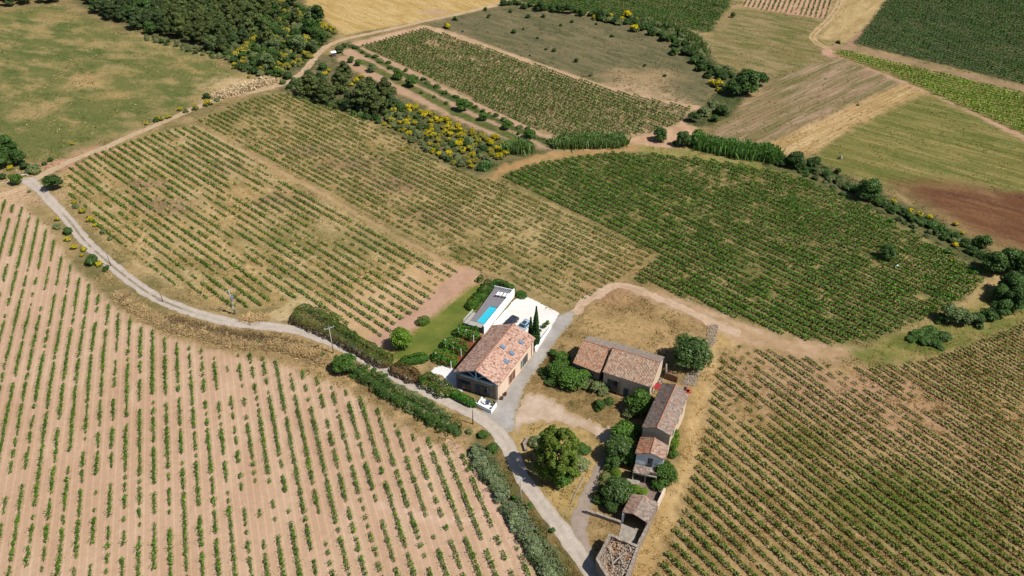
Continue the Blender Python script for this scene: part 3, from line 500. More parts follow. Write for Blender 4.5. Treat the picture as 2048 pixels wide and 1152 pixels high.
# the little bare-soil plot beside the lawn keeps its own short rows (part of field A)
# ---------------------------------------------------------------- dry grass and weeds
def tufts():
    Vs=[];Cs=[]; rng=np.random.default_rng(77)
    n=430000; px=rng.uniform(-60,2108,n); py=rng.uniform(-10,1170,n)
    a=(px-1024)/FPX; b=(576-py)/FPX; t=HCAM/(st-b*ct); x=a*t; y=(ct+b*st)*t
    i=((x-GX[0])/.72).round().astype(int).clip(0,len(GX)-1); j=((y-GY[0])/.72).round().astype(int).clip(0,len(GY)-1); z=ZID[j,i]
    dens=np.array([zz['tuft'][0] for zz in ZONES]+[.55]); d=dens[z]
    cl=fbm(x/1.6,y/1.6,8,3); cl2=fbm(x/7,y/7,18,3); keepm=rng.random(n)<d*np.clip((cl-.38)*4.5,0,1)*np.clip((cl2-.3)*3.2,.15,1)
    for l,w in TRACKS: keepm&=ldist(x,y,l)>w
    for pl in HOLES: keepm&=sdist(x,y,pl)<0
    x,y,z,t=x[keepm],y[keepm],z[keepm],t[keepm]; n=len(x); k=3
    base=[ [np.array(S(*c)) for c in (zz['tuft'][1] or [OLIVE])] for zz in ZONES]+[[np.array(S(176,152,100)),np.array(S(120,116,62)),np.array(S(196,168,112))]]
    pal=np.zeros((len(base),4,3)); 
    for q,bb in enumerate(base):
        for r in range(4): pal[q,r]=bb[r%len(bb)]
    big=fbm(x/6,y/6,33,3); ci=np.clip(((big-.5)*4+rng.normal(size=n)*.6+1).round().astype(int),0,3)
    col=pal[z,ci]*rng.uniform(.75,1.5,(n,1))
    sc=np.clip(t/190,.65,1.5)
    for q in range(k):
        an=rng.uniform(0,2*math.pi,n); w=.12*sc*rng.uniform(.6,1.3,n); h=.2*np.sqrt(sc)*rng.uniform(.5,1.4,n); ox,oy=rng.normal(size=(2,n))*.16*sc; le=rng.normal(size=(2,n))*.16*sc
        dx,dy=np.cos(an)*w,np.sin(an)*w
        V=np.stack([np.stack([x+ox-dx,y+oy-dy,np.full(n,-.03)],-1),np.stack([x+ox+dx,y+oy+dy,np.full(n,-.03)],-1),np.stack([x+ox+le[0],y+oy+le[1],h],-1)],1)
        Vs.append(V.reshape(-1,3)); Cs.append(np.repeat(col*rng.uniform(.85,1.15,(n,1)),3,0))
    V=np.concatenate(Vs); F=np.arange(len(V)).reshape(-1,3)
    tag(obj('wild_grass',amesh('wild_grass',V,F,DRY,np.concatenate(Cs))),'dry straw-coloured and green wild grass over fields and verges','grass',kind='stuff'); print('tuft tris',len(F))
TRACKS=[([tuple(v) for v in smooth_line(PP(l),4)],w) for l,w in [
 ([(52,358),(108,410),(170,482),(250,552),(350,612),(470,646),(560,655),(690,696),(830,772),(962,836),(1022,905),(1080,1003),(1150,1097),(1240,1230)],1.9),
 ([(66,360),(160,314),(262,271),(400,212),(560,170),(632,112),(690,78),(850,42),(1010,4)],1.5),([(62,366),(10,388),(-30,400)],1.5),
 ([(1148,628),(1200,585),(1240,571),(1300,590),(1430,648)],1.6),([(1235,874),(1190,970),(1158,1040),(1172,1110)],1.6),([(1690,-40),(1660,36),(1625,72),(1660,98)],1.2)]]
HOLES=[[tuple(v[:2]) for v in PP(pl)] for pl in [[(985,812),(1070,700),(1118,628),(1150,622),(1118,676),(1072,742),(1030,830),(1000,872),(950,828)],
 [(1028,850),(1052,790),(1140,826),(1232,862),(1215,893),(1120,846)],[(960,575),(1118,627),(1072,704),(995,806),(860,760),(880,700),(790,720),(840,655),(900,605),(952,570)],
 [(1145,726),(1177,670),(1330,714),(1302,790),(1200,760)],[(1190,1119),(1290,1040),(1330,960),(1270,950),(1285,850),(1325,765),(1382,785),(1350,870),(1340,960),(1300,1045),(1245,1175)]]]
tufts()
# ---------------------------------------------------------------- buildings
def roof_mat(name,cols,lichen=None,la=.3,orange=None,oa=.0,tw=.24,tl=.4,var=1.0):
    m,nt,b=nodes(name); b.inputs['Roughness'].default_value=.85; b.inputs['Specular IOR Level'].default_value=.2
    uv=N(nt,'UVMap'); uv.uv_map='UVMap'; mp=N(nt,'VectorMath',operation='DIVIDE'); mp.inputs[1].default_value=(tw,tl,1); nt.links.new(uv.outputs[0],mp.inputs[0])
    fl=N(nt,'VectorMath',operation='FLOOR'); nt.links.new(mp.outputs[0],fl.inputs[0]); wn=N(nt,'TexWhiteNoise',noise_dimensions='2D'); nt.links.new(fl.outputs[0],wn.inputs['Vector'])
    cr=N(nt,'ValToRGB'); cr.color_ramp.interpolation='CONSTANT'; el=cr.color_ramp.elements
    while len(el)<len(cols): el.new(.5)
    for i,c in enumerate(cols): el[i].position=i/len(cols); el[i].color=(*c,1)
    nt.links.new(wn.outputs[0],cr.inputs[0]); out=cr.outputs[0]
    tc=N(nt,'TexCoord')
    def patchy(col,scale,lo,hi,out,amt):
        n=N(nt,'TexNoise',i_Scale=scale,i_Detail=5,i_Roughness=.7); nt.links.new(tc.outputs['Object'],n.inputs[0]); mr=N(nt,'MapRange'); mr.inputs[1].default_value=lo; mr.inputs[2].default_value=hi; mr.inputs[4].default_value=amt; nt.links.new(n.outputs[0],mr.inputs[0])
        return mixc(nt,mr.outputs[0],out,col)
    if lichen: out=patchy(lichen,1.6,.56-la*.35,.7-la*.2,out,.85)
    if orange: out=patchy(orange,.8,.6-oa*.3,.68-oa*.2,out,.8)
    out=patchy(tuple(c*.45 for c in cols[0]),2.6,.6,.75,out,.6)
    nt.links.new(out,b.inputs['Base Color'])
    sx=N(nt,'SeparateXYZ'); nt.links.new(mp.outputs[0],sx.inputs[0]); fr=mth(nt,'FRACT',sx.outputs[1]); bu=N(nt,'Bump',i_Strength=.5,i_Distance=.04); nt.links.new(fr,bu.inputs['Height']); nt.links.new(bu.outputs[0],b.inputs['Normal'])
    return m
R_HOUSE=roof_mat('clay_tiles_pink',[S(222,182,162,1.08),S(208,164,144,1.08),S(234,200,182,1.08),S(174,136,120),S(214,174,152,1.08),S(226,190,170,1.08)],tw=.26,tl=.42)
R_BARN=roof_mat('clay_tiles_tan',[S(198,162,136),S(178,142,118),S(212,184,160),S(158,122,100)],S(186,172,154),.3,S(200,120,84),.05)
R_BARNG=roof_mat('clay_tiles_grey',[S(174,156,142),S(156,140,128),S(190,172,158),S(142,124,112)],S(150,142,132),.5)
R_BARNL=roof_mat('clay_tiles_rust',[S(198,154,124),S(182,138,108),S(208,172,146),S(164,118,92)],S(180,162,144),.2,S(200,132,92),.06)
R_FARM=roof_mat('clay_tiles_old',[S(194,166,150),S(174,146,132),S(206,184,168),S(148,122,110)],S(170,160,150),.45,S(206,124,80),.05)
R_FARMG=roof_mat('clay_tiles_lichen',[S(158,136,126),S(140,118,108),S(176,154,142),S(120,98,90)],S(146,138,130),.4,S(204,116,72),.08)
R_ANX=roof_mat('clay_tiles_orange',[S(200,144,110),S(184,122,88),S(210,166,136),S(154,100,76)],S(190,162,140),.35,S(204,124,80),.15)
R_ANX2=roof_mat('clay_tiles_rose',[S(208,170,148),S(190,150,128),S(220,188,166),S(166,124,106)],S(188,170,156),.35,S(206,126,84),.05)
R_RED=simple('red_sheet',S(186,58,66),S(160,44,52),rough=.5,scale=2)
def stone_mat(name,c1,c2,c3,scale=2.6,mort=.5):
    m,nt,b=nodes(name); b.inputs['Roughness'].default_value=.92; b.inputs['Specular IOR Level'].default_value=.15
    tc=N(nt,'TexCoord'); mp=N(nt,'Mapping'); mp.inputs['Scale'].default_value=(1,1,1.9); nt.links.new(tc.outputs['Object'],mp.inputs[0])
    v=N(nt,'TexVoronoi',i_Scale=scale); nt.links.new(mp.outputs[0],v.inputs['Vector']); v2=N(nt,'TexVoronoi',feature='DISTANCE_TO_EDGE',i_Scale=scale); nt.links.new(mp.outputs[0],v2.inputs['Vector'])
    sp=N(nt,'SeparateColor'); nt.links.new(v.outputs['Color'],sp.inputs[0]); c=mixc(nt,sp.outputs[0],c1,c2); c=mixc(nt,mth(nt,'MULTIPLY',sp.outputs[1],.6),c,c3)
    mr=N(nt,'MapRange'); mr.inputs[1].default_value=0; mr.inputs[2].default_value=.09; mr.inputs[3].default_value=mort; mr.inputs[4].default_value=1.0; nt.links.new(v2.outputs['Distance'],mr.inputs[0])
    cm=N(nt,'CombineColor'); [nt.links.new(mr.outputs[0],cm.inputs[i]) for i in range(3)]
    nt.links.new(mixc(nt,1.0,c,cm.outputs[0],'MULTIPLY'),b.inputs['Base Color'])
    bu=N(nt,'Bump',i_Strength=.6,i_Distance=.05); nt.links.new(mr.outputs[0],bu.inputs['Height']); nt.links.new(bu.outputs[0],b.inputs['Normal'])
    return m
ST_FRONT=stone_mat('stone_brown',S(190,166,146),S(150,128,112),S(206,186,168)); ST_SIDE=stone_mat('stone_cream',S(236,208,184,1.4),S(222,192,166,1.4),S(240,220,200,1.4),mort=.85)
ST_OLD=stone_mat('stone_old',S(184,168,152),S(150,134,120),S(206,192,176),3.4,.45)
PLAST=simple('plaster_beige',S(220,200,176,1.4),S(200,178,152,1.35),scale=1.4,rough=.9,thr=(.3,.7)); PLASTW=simple('plaster_white',(.66,.67,.68),(.5,.5,.5),scale=1.6,rough=.9)
PLASTD=simple('plaster_grey',S(170,150,138),S(140,120,108),scale=1.6,rough=.9); WHITE=simple('white_render',(.7,.7,.69),(.63,.63,.62),scale=.8,rough=.8)
CREAM=simple('cream_stone',S(232,210,184,1.3),S(220,196,170,1.3),scale=2,rough=.85); SLATE=simple('deck_grey',S(150,146,150),S(134,130,134),scale=3,rough=.7,bump=.2)
COPE=simple('coping_grey',S(196,192,184),S(184,178,170),scale=4,rough=.8); BLUEW=simple('blue_timber',S(170,200,220,1.5),S(154,186,208,1.5),scale=5,rough=.6)
GLASSD=simple('dark_glass_and_shade',(.02,.03,.045),(.03,.04,.06),rough=.12,spec=.6); GLASSB=simple('sky_glass',(.09,.15,.22),(.12,.19,.27),rough=.12,spec=.8)
NAVY=simple('navy_shutter',(.03,.05,.085),(.04,.06,.1),rough=.5); TIMBER=simple('brown_door',S(150,104,84),S(128,84,66),scale=9,rough=.6); FRAME=simple('grey_frame',S(120,124,124),S(104,108,108),rough=.5)
GREENF=simple('green_frame',S(146,170,156),S(130,152,140),rough=.5); ZINC=simple('zinc',(.22,.2,.19),(.14,.12,.11),rough=.5,metal=.3); TERRA=simple('terracotta_dark',(.09,.04,.025),(.13,.06,.04),scale=8)
WHITEP=simple('white_plastic',(.8,.8,.8),(.7,.7,.7),rough=.4); POOLT=simple('pool_tile',S(110,220,240,1.3),S(100,210,232,1.3),scale=3,rough=.3); CONC=simple('concrete',S(190,180,166),S(160,148,134),scale=1.6,rough=.9,bump=.3)
POLEW=simple('pole_grey',S(214,206,192),S(190,180,166),scale=3,rough=.8); POLEB=simple('pole_brown',(.11,.08,.06),(.07,.05,.04),scale=5,rough=.9); INS=simple('insulator',S(190,220,236),S(170,200,220),rough=.3)
WOODG=simple('weathered_wood',S(196,180,164),S(166,148,132),scale=8,rough=.9)
def water_mat():
    m,nt,b=nodes('pool_water'); b.inputs['Base Color'].default_value=(*S(64,206,232,1.5),1); b.inputs['Roughness'].default_value=.05; b.inputs['Transmission Weight'].default_value=.3; b.inputs['IOR'].default_value=1.33
    n=N(nt,'TexNoise',i_Scale=3.0,i_Detail=2); tc=N(nt,'TexCoord'); nt.links.new(tc.outputs['Object'],n.inputs[0]); bu=N(nt,'Bump',i_Strength=.15,i_Distance=.05); nt.links.new(n.outputs[0],bu.inputs['Height']); nt.links.new(bu.outputs[0],b.inputs['Normal']); return m
WATER=water_mat()
def V3(p,z=None): return Vector((p[0],p[1],p[2] if z is None else z))
def part(root,name,me,**k):
    o=obj(name,me,root,**k); o.location=-root.location if root.parent is None else (0,0,0); return o
def bbox(bm,o,a,b,c):
    "parallelepiped from corner o with edges a,b,c"
    o,a,b,c=map(Vector,(o,a,b,c)); 
    if a.cross(b).dot(c)<0: a,b=b,a
    v=[bm.verts.new(p) for p in (o,o+a,o+a+b,o+b,o+c,o+a+c,o+a+b+c,o+b+c)]
    for f in ((3,2,1,0),(4,5,6,7),(0,1,5,4),(1,2,6,5),(2,3,7,6),(3,0,4,7)): bm.faces.new([v[i] for i in f])
def prism(bm,poly,z0,z1):
    "closed prism; z1 may be a list of heights"
    z1=z1 if isinstance(z1,(list,tuple)) else [z1]*len(poly)
    ar=sum(poly[i][0]*poly[(i+1)%len(poly)][1]-poly[(i+1)%len(poly)][0]*poly[i][1] for i in range(len(poly)))
    if ar<0: poly=list(poly)[::-1]; z1=list(z1)[::-1]
    A=[bm.verts.new((p[0],p[1],z0)) for p in poly]; B=[bm.verts.new((p[0],p[1],z)) for p,z in zip(poly,z1)]; n=len(poly)
    for i in range(n): bm.faces.new((A[i],A[(i+1)%n],B[(i+1)%n],B[i]))
    bm.faces.new(A[::-1]); bm.faces.new(B)
def slope(name,root,e0,e1,r0,r1,mat,tw=.24,amp=.06,th=.12,seed=0,lift=.0,**k):
    "barrel-tiled roof slope: eave e0-e1, ridge r0-r1, really corrugated, with thickness"
    e0,e1,r0,r1=map(Vector,(e0,e1,r0,r1)); L=((e1-e0).length+(r1-r0).length)/2; Sl=((r0-e0).length+(r1-e1).length)/2
    nu=max(2,int(L/tw))*5; nv=max(2,int(Sl/.42)); rng=np.random.default_rng(seed)
    u=np.linspace(0,1,nu+1); v=np.linspace(0,1,nv+1); E0,E1,R0,R1=[np.array(q) for q in (e0,e1,r0,r1)]
    Pn=((E0*(1-u[:,None])+E1*u[:,None])[:,None,:]*(1-v[None,:,None])+(R0*(1-u[:,None])+R1*u[:,None])[:,None,:]*v[None,:,None])
    n=(e1-e0).cross(r0-e0).normalized(); n=n if n.z>0 else -n
    w=amp*np.cos(u*L/tw*2*math.pi)[:,None]+rng.normal(size=(nu+1,nv+1))*.008; w+= (fbm(u[:,None]*L/2+0*v[None],v[None]*Sl/2+0*u[:,None],seed,3)-.5)*.12+lift
    T=Pn+np.array(n)*(w[...,None]+th/2); Bt=Pn-np.array(n)*(th/2)
    V=np.concatenate([T.reshape(-1,3),Bt.reshape(-1,3)]); i=np.arange((nu+1)*(nv+1)).reshape(nu+1,nv+1); m=i.size
    q=lambda a,b,c,d:np.stack([a,b,c,d],-1).reshape(-1,4)
    F=np.concatenate([q(i[:-1,:-1],i[1:,:-1],i[1:,1:],i[:-1,1:]),q(i[:-1,:-1],i[:-1,1:],i[1:,1:],i[1:,:-1])+m,
        q(i[:-1,0]+m,i[1:,0]+m,i[1:,0],i[:-1,0]),q(i[:-1,-1],i[1:,-1],i[1:,-1]+m,i[:-1,-1]+m),q(i[0,:-1],i[0,1:],i[0,1:]+m,i[0,:-1]+m),q(i[-1,:-1]+m,i[-1,1:]+m,i[-1,1:],i[-1,:-1])])
    if (e1-e0).cross(r0-e0).z<0: F=F[:,::-1]
    uu=np.stack([np.repeat(u*L,nv+1),np.tile(v*Sl,nu+1)],-1); uv=np.concatenate([uu,uu])
    return part(root,name,amesh(name,V,F,mat,uv=uv),**k)
class Quad:
    def __init__(s,fl,fr,br,bl): s.c=[Vector(v[:2]) for v in (fl,fr,br,bl)]; s.W=((s.c[1]-s.c[0]).length+(s.c[2]-s.c[3]).length)/2; s.L=((s.c[3]-s.c[0]).length+(s.c[2]-s.c[1]).length)/2
    def __call__(s,a,t,z=0,m=True):
        "a metres from left eave, t metres from front (fractions if m False)"
        if m: a/=s.W; t/=s.L
        p=(s.c[0]*(1-a)+s.c[1]*a)*(1-t)+(s.c[3]*(1-a)+s.c[2]*a)*t; return Vector((p.x,p.y,z))
def gable_house(root,q,he,hr,wallmat,mats,ins=.3,name_wall='wall',ridge=.5,fi=None,bi=None,seed=1,ridge_cap=True,tw=.24):
    fi=ins if fi is None else fi; bi=ins if bi is None else bi; W,L=q.W,q.L; rm=W*ridge
    dz=lambda a:(he+(hr-he)*(a/rm) if a<=rm else he+(hr-he)*(W-a)/(W-rm))-.16
    bm=bmesh.new()
    A=[q(ins,fi),q(rm,fi),q(W-ins,fi)]; Bk=[q(ins,L-bi),q(rm,L-bi),q(W-ins,L-bi)]
    h=[dz(ins),dz(rm),dz(W-ins)]
    vb=[bm.verts.new((p.x,p.y,-.15)) for p in A]+[bm.verts.new((p.x,p.y,-.15)) for p in Bk]; vt=[bm.verts.new((p.x,p.y,z)) for p,z in zip(A,h)]+[bm.verts.new((p.x,p.y,z)) for p,z in zip(Bk,h)]
    for f in ((vb[0],vb[1],vt[1],vt[0]),(vb[1],vb[2],vt[2],vt[1]),(vb[2],vb[5],vt[5],vt[2]),(vb[5],vb[4],vt[4],vt[5]),(vb[4],vb[3],vt[3],vt[4]),(vb[3],vb[0],vt[0],vt[3]),(vt[0],vt[1],vt[4],vt[3]),(vt[1],vt[2],vt[5],vt[4]),(vb[2],vb[1],vb[4],vb[5]),(vb[1],vb[0],vb[3],vb[4])): bm.faces.new(f)
    part(root,name_wall,fin(name_wall,bm,wallmat))
    slope('roof_slope',root,q(0,0,he),q(0,L,he),q(rm,0,hr),q(rm,L,hr),mats[0],seed=seed,tw=tw); slope('roof_slope',root,q(W,0,he),q(W,L,he),q(rm,0,hr),q(rm,L,hr),mats[1],seed=seed+1,tw=tw)
    if ridge_cap:
        bm=bmesh.new(); n=int(L/.42); 
        for i in range(n): a=q(rm,L*i/n,hr+.06); b=q(rm,L*(i+1.08)/n,hr+.06); tube(bm,a,b,.15,.12,8,False)
        part(root,'ridge_tiles',fin('ridge_tiles',bm,ridgem,True))
ridgem=simple('ridge_clay',S(206,150,124),S(180,128,104),scale=4,rough=.85)
def gh(base_px,top_y,x=None):
    p=P(*base_px); lo,hi=0,30
    for _ in range(40):
        m=(lo+hi)/2; zc=p.y*ct+(HCAM-m)*st; py=576-((m-HCAM)*ct+p.y*st)/zc*FPX
        if py>top_y: lo=m
        else: hi=m
    return p,lo
def base(ps): 
    v=Vector((sum(p[0] for p in ps)/len(ps),sum(p[1] for p in ps)/len(ps),0)); return v
# ===== renovated stone house
HE,HR=4.4,6.7
q=Quad(P(907,744,HE),P(997,772.3,HE),P(1071,676,HE),P(985,650.5,HE)); HQ=q
H=empty('stone_house',base(q.c),label='renovated stone house with mottled pink tiled roof, four skylights and pale blue truss',cat='house')
W_,L_=q.W,q.L; GH=3.75; ins=.3; rec=.9
bm=bmesh.new(); prism(bm,[q(ins,ins),q(W_-ins-.5,ins),q(W_-ins-.5,rec+ins),q(ins,rec+ins)],-.15,GH); part(H,'front_wall',fin('front_wall',bm,ST_FRONT))
bm=bmesh.new(); prism(bm,[q(W_-ins-.5,ins-.03),q(W_-ins,ins-.03),q(W_-ins,rec+ins),q(W_-ins-.5,rec+ins)],-.15,HE-.12); part(H,'corner_pier',fin('corner_pier',bm,CREAM))
sub=Quad(q(0,rec+ins-.3),q(W_,rec+ins-.3),q.c[2],q.c[3])
# body behind the recessed gable
bm=bmesh.new(); dzz=lambda a:HE+(HR-HE)*(1-abs(a-W_/2)/(W_/2))-.16; A=[q(ins,rec+ins),q(W_/2,rec+ins),q(W_-ins,rec+ins)]; Bk=[q(ins,L_-ins),q(W_/2,L_-ins),q(W_-ins,L_-ins)]
h3=[dzz(ins),dzz(W_/2),dzz(W_-ins)]; vb=[bm.verts.new((p.x,p.y,-.15)) for p in A+Bk]; vt=[bm.verts.new((p.x,p.y,z)) for p,z in zip(A+Bk,h3+h3)]
for f in ((0,1,1,0),(1,2,2,1),(2,5,5,2),(5,4,4,5),(4,3,3,4),(3,0,0,3)): bm.faces.new((vb[f[0]],vb[f[1]],vt[f[2]],vt[f[3]]))
bm.faces.new((vt[0],vt[1],vt[4],vt[3])); bm.faces.new((vt[1],vt[2],vt[5],vt[4])); part(H,'wall',fin('wall',bm,ST_SIDE))
bm=bmesh.new(); o=q(1.0,rec+ins-.06,GH+.02); pts=[q(1.0,rec+ins-.05),q(W_-1.0,rec+ins-.05),q(W_/2,rec+ins-.05)]
a_,b_,c_=pts[0],pts[1],pts[2]; vs=[bm.verts.new((a_.x,a_.y,GH+.05)),bm.verts.new((b_.x,b_.y,GH+.05)),bm.verts.new((c_.x,c_.y,HR-.35))]; bm.faces.new(vs); part(H,'gable_window',fin('gable_window',bm,GLASSD))
bm=bmesh.new(); e=(q(W_,0)-q(0,0)).normalized(); f=(q(0,1)-q(0,0)).normalized()
bbox(bm,q(1.4,ins-.05,GH),(q(W_-1.5,ins-.05)-q(1.4,ins-.05)),f*.3,(0,0,.09)); part(H,'window_sill',fin('window_sill',bm,WHITE))
def beam(bm,p,qq,w=.2): 
    p,qq=Vector(p),Vector(qq); d=(qq-p).normalized(); s=f; n=d.cross(s).normalized(); bbox(bm,p-s*w/2-n*w/2,qq-p,s*w,n*w)
tr=part(H,'roof_truss',(lambda bm:(beam(bm,q(.1,.15,HE-.12),q(W_/2,.15,HR-.14)),beam(bm,q(W_-.1,.15,HE-.12),q(W_/2,.15,HR-.14)),beam(bm,q(.5,.16,HE-.12),q(W_-.5,.16,HE-.12),.18),beam(bm,q(W_/2,.17,GH),q(W_/2,.17,HR-.3),.24),beam(bm,q(W_/2,.18,HE+.05),q(W_/2-1.9,.18,HE+1.25),.13),beam(bm,q(W_/2,.18,HE+.05),q(W_/2+1.9,.18,HE+1.25),.13),fin('roof_truss',bm,BLUEW))[-1])(bmesh.new()))
slope('roof_slope',H,q(0,0,HE),q(0,L_,HE),q(W_/2,0,HR),q(W_/2,L_,HR),R_HOUSE,tw=.26,seed=3); slope('roof_slope',H,q(W_,0,HE),q(W_,L_,HE),q(W_/2,0,HR),q(W_/2,L_,HR),R_HOUSE,tw=.26,seed=4)
bm=bmesh.new(); n=int(L_/.42)
for i in range(n): tube(bm,q(W_/2,L_*i/n,HR+.07),q(W_/2,L_*(i+1.08)/n,HR+.07),.14,.11,8,False)
part(H,'ridge_tiles',fin('ridge_tiles',bm,ridgem,True))
# front shutters / doors
for a0,a1,zt in ((1.6,3.7,2.75),(5.75,8.0,2.7)):
    bm=bmesh.new(); bbox(bm,q(a0,ins-.06,0),(q(a1,ins)-q(a0,ins)),f*.05,(0,0,zt)); d=part(H,'glazed_door',fin('glazed_door',bm,GLASSD))
    bm=bmesh.new()
    for x in (a0,(a0+a1)/2-.04,a1-.08): bbox(bm,q(x,ins-.10,0),e*.08,f*.04,(0,0,zt))
    bbox(bm,q(a0,ins-.10,zt),(q(a1,ins)-q(a0,ins)),f*.04,(0,0,.08)); o=part(d,'door_frame',fin('door_frame',bm,NAVY)); 
    bm=bmesh.new(); bbox(bm,q(a0-.95,ins-.07,.05),e*.9,f*.06,(0,0,zt-.05)); part(H,'shutter',fin('shutter',bm,NAVY),label='open navy blue shutter')
g=(q(W_,0)-q(0,0)).normalized(); ll=(q(W_,L_)-q(W_,0)).normalized()
def side(t0,t1,z0,z1,mat,name,off=.03,fr=None,lab=None,split=0):
    bm=bmesh.new(); bbox(bm,q(W_-ins+off,t0,z0),g*.05,ll*(t1-t0),(0,0,z1-z0)); d=part(H,name,fin(name,bm,mat))
    if lab: d['label']=lab
    if fr:
        bm=bmesh.new(); w=.09
        for t in [t0-w,t1]+([(t0+t1)/2-w/2] if split else []): bbox(bm,q(W_-ins+off+.01,t,z0),g*.07,ll*w,(0,0,z1-z0))
        bbox(bm,q(W_-ins+off+.01,t0-w,z1),g*.07,ll*(t1-t0+2*w),(0,0,w)); part(d,'frame',fin('frame',bm,fr))
    return d
side(L_*.30,L_*.455,0,2.9,TIMBER,'barn_door',fr=CREAM,lab='brown double door with pale surround',split=1)
side(L_*.625,L_*.685,.3,2.4,GREENF,'window',fr=FRAME,lab='narrow pale green window'); side(L_*.70,L_*.80,0.1,2.5,GLASSD,'glazed_door',fr=TIMBER,lab='brown framed tall glass door',split=1)
bm=bmesh.new(); bbox(bm,q(W_-ins+.02,1.3,0),g*.06,ll*(L_-2.2),(0,0,.35)); part(H,'plinth',fin('plinth',bm,CREAM))
bm=bmesh.new(); tube(bm,q(W_-ins+.1,L_*.92,0),q(W_-ins+.1,L_*.92,HE-.2),.06,.06,8); part(H,'downpipe',fin('downpipe',bm,ZINC))
bm=bmesh.new(); tube(bm,q(W_+.03,.1,HE-.06),q(W_+.03,L_-.1,HE-.06),.07,.07,8); part(H,'gutter',fin('gutter',bm,ridgem))
nR=(q(W_,L_,HE)-q(W_,0,HE)).cross(q(W_/2,0,HR)-q(W_,0,HE)).normalized(); nR=nR if nR.z>0 else -nR
dn=(q(W_,0,HE)-q(W_/2,0,HR)).normalized()
for k_,(x,y) in enumerate([(1005.8,693.6),(1042.5,684.4),(1023.9,706.1),(1012.8,722.5)]):
    c=on_plane(x,y,q(W_,0,HE)+nR*.12,nR); bm=bmesh.new(); bbox(bm,c-ll*.45-dn*.6-nR*.03,ll*.9,dn*1.2,nR*.1); s=part(H,'skylight',fin('skylight',bm,FRAME))
    bm=bmesh.new(); bbox(bm,c-ll*.37-dn*.52+nR*.075,ll*.74,dn*1.04,nR*.015); part(s,'pane',fin('pane',bm,GLASSB))
nL=Vector((-nR.x,-nR.y,nR.z)); c=on_plane(962.8,702,q(0,0,HE),(q(0,L_,HE)-q(0,0,HE)).cross(q(W_/2,0,HR)-q(0,0,HE)).normalized())
bm=bmesh.new(); tube(bm,c,c+Vector((0,0,.75)),.07,.07,8); tube(bm,c+Vector((0,0,.75)),c+Vector((0,0,.85)),.13,.1,8); part(H,'flue_pipe',fin('flue_pipe',bm,ZINC))
c=on_plane(1019.7,679,q(W_,0,HE)+nR*.1,nR); bm=bmesh.new(); bbox(bm,c-ll*.35,ll*.7,dn*.18,Vector((0,0,.22))); part(H,'roof_vent',fin('roof_vent',bm,TERRA))
# planters at the side wall
for i,(x,y,lb) in enumerate([(1010.5,791,'rust-brown potted shrub by the sunlit house wall, farther from the road'),(1004,799,'rust-brown potted shrub by the sunlit house wall, nearer the road')]):
    p=P(x,y); r=empty('potted_shrub',p,label=lb,cat='potted plant'); bm=bmesh.new(); tube(bm,(0,0,0),(0,0,.4),.22,.3,12); obj('pot',fin('pot',bm,TERRA),r)
    o=obj('foliage',crown_mesh('pot_foliage',400+i,260,.16,(.075,.035,.02),H=1.0,z0=.0),r); o.scale=(.5,.5,.55); o.location=(0,0,.35)
# ===== front terrace
def lowwall(name,pts,h,th,mat,top=None,close=False,rough=0,seed=1,**k):
    "wall of thickness th along plan points with a slightly uneven top"
    pts=[Vector(p[:2]) for p in pts]; bm=bmesh.new(); rng=random.Random(seed)
    hs=h if isinstance(h,(list,tuple)) else [h]*len(pts)
    N_=[]; 
    for i,p in enumerate(pts):
        a=pts[i-1] if i else None; b=pts[i+1] if i<len(pts)-1 else None
        d1=(p-a).normalized() if a is not None else (b-p).normalized(); d2=(b-p).normalized() if b is not None else d1
        n1=Vector((-d1.y,d1.x)); n2=Vector((-d2.y,d2.x)); m=(n1+n2).normalized(); N_.append(m/max(.4,m.dot(n1)))
    rowsv=[]
    for i in range(len(pts)-1):
        n=max(1,int((pts[i+1]-pts[i]).length/.5)) if rough else 1
        for j in range(n+(1 if i==len(pts)-2 else 0)):
            t=j/n; p=pts[i].lerp(pts[i+1],t); m=N_[i].lerp(N_[i+1],t); z=hs[i]*(1-t)+hs[i+1]*t+rng.uniform(-rough,rough)
            rowsv.append([bm.verts.new((p.x-m.x*th/2,p.y-m.y*th/2,-.1)),bm.verts.new((p.x-m.x*th/2,p.y-m.y*th/2,z)),bm.verts.new((p.x+m.x*th/2,p.y+m.y*th/2,z+rng.uniform(-rough,rough)*.5)),bm.verts.new((p.x+m.x*th/2,p.y+m.y*th/2,-.1))])
    for a,b in zip(rowsv[:-1],rowsv[1:]):
        for i in range(4): bm.faces.new((a[i],b[i],b[(i+1)%4],a[(i+1)%4]))
    bm.faces.new(rowsv[0]); bm.faces.new(rowsv[-1][::-1]); return fin(name,bm,mat)
o=obj('terrace_wall',lowwall('terrace_wall',[P(943,807.5,0),P(982.3,827,0),P(993,812.5,0)],1.0,.16,WHITE),label='low white wall around the small terrace at the house front corner',cat='wall')
o=obj('terrace_wall',lowwall('terrace_wall',[P(964.5,800,0),P(956.5,811,0)],.95,.14,WHITE),label='short white end wall between the terrace and the clipped hedge',cat='wall')
bm=bmesh.new(); prism(bm,[P(964.8,801),P(957.5,811),P(982,826),P(992,812.3)],-.05,.12); tag(obj('terrace_floor',fin('terrace_floor',bm,WHITE)),kind='structure')
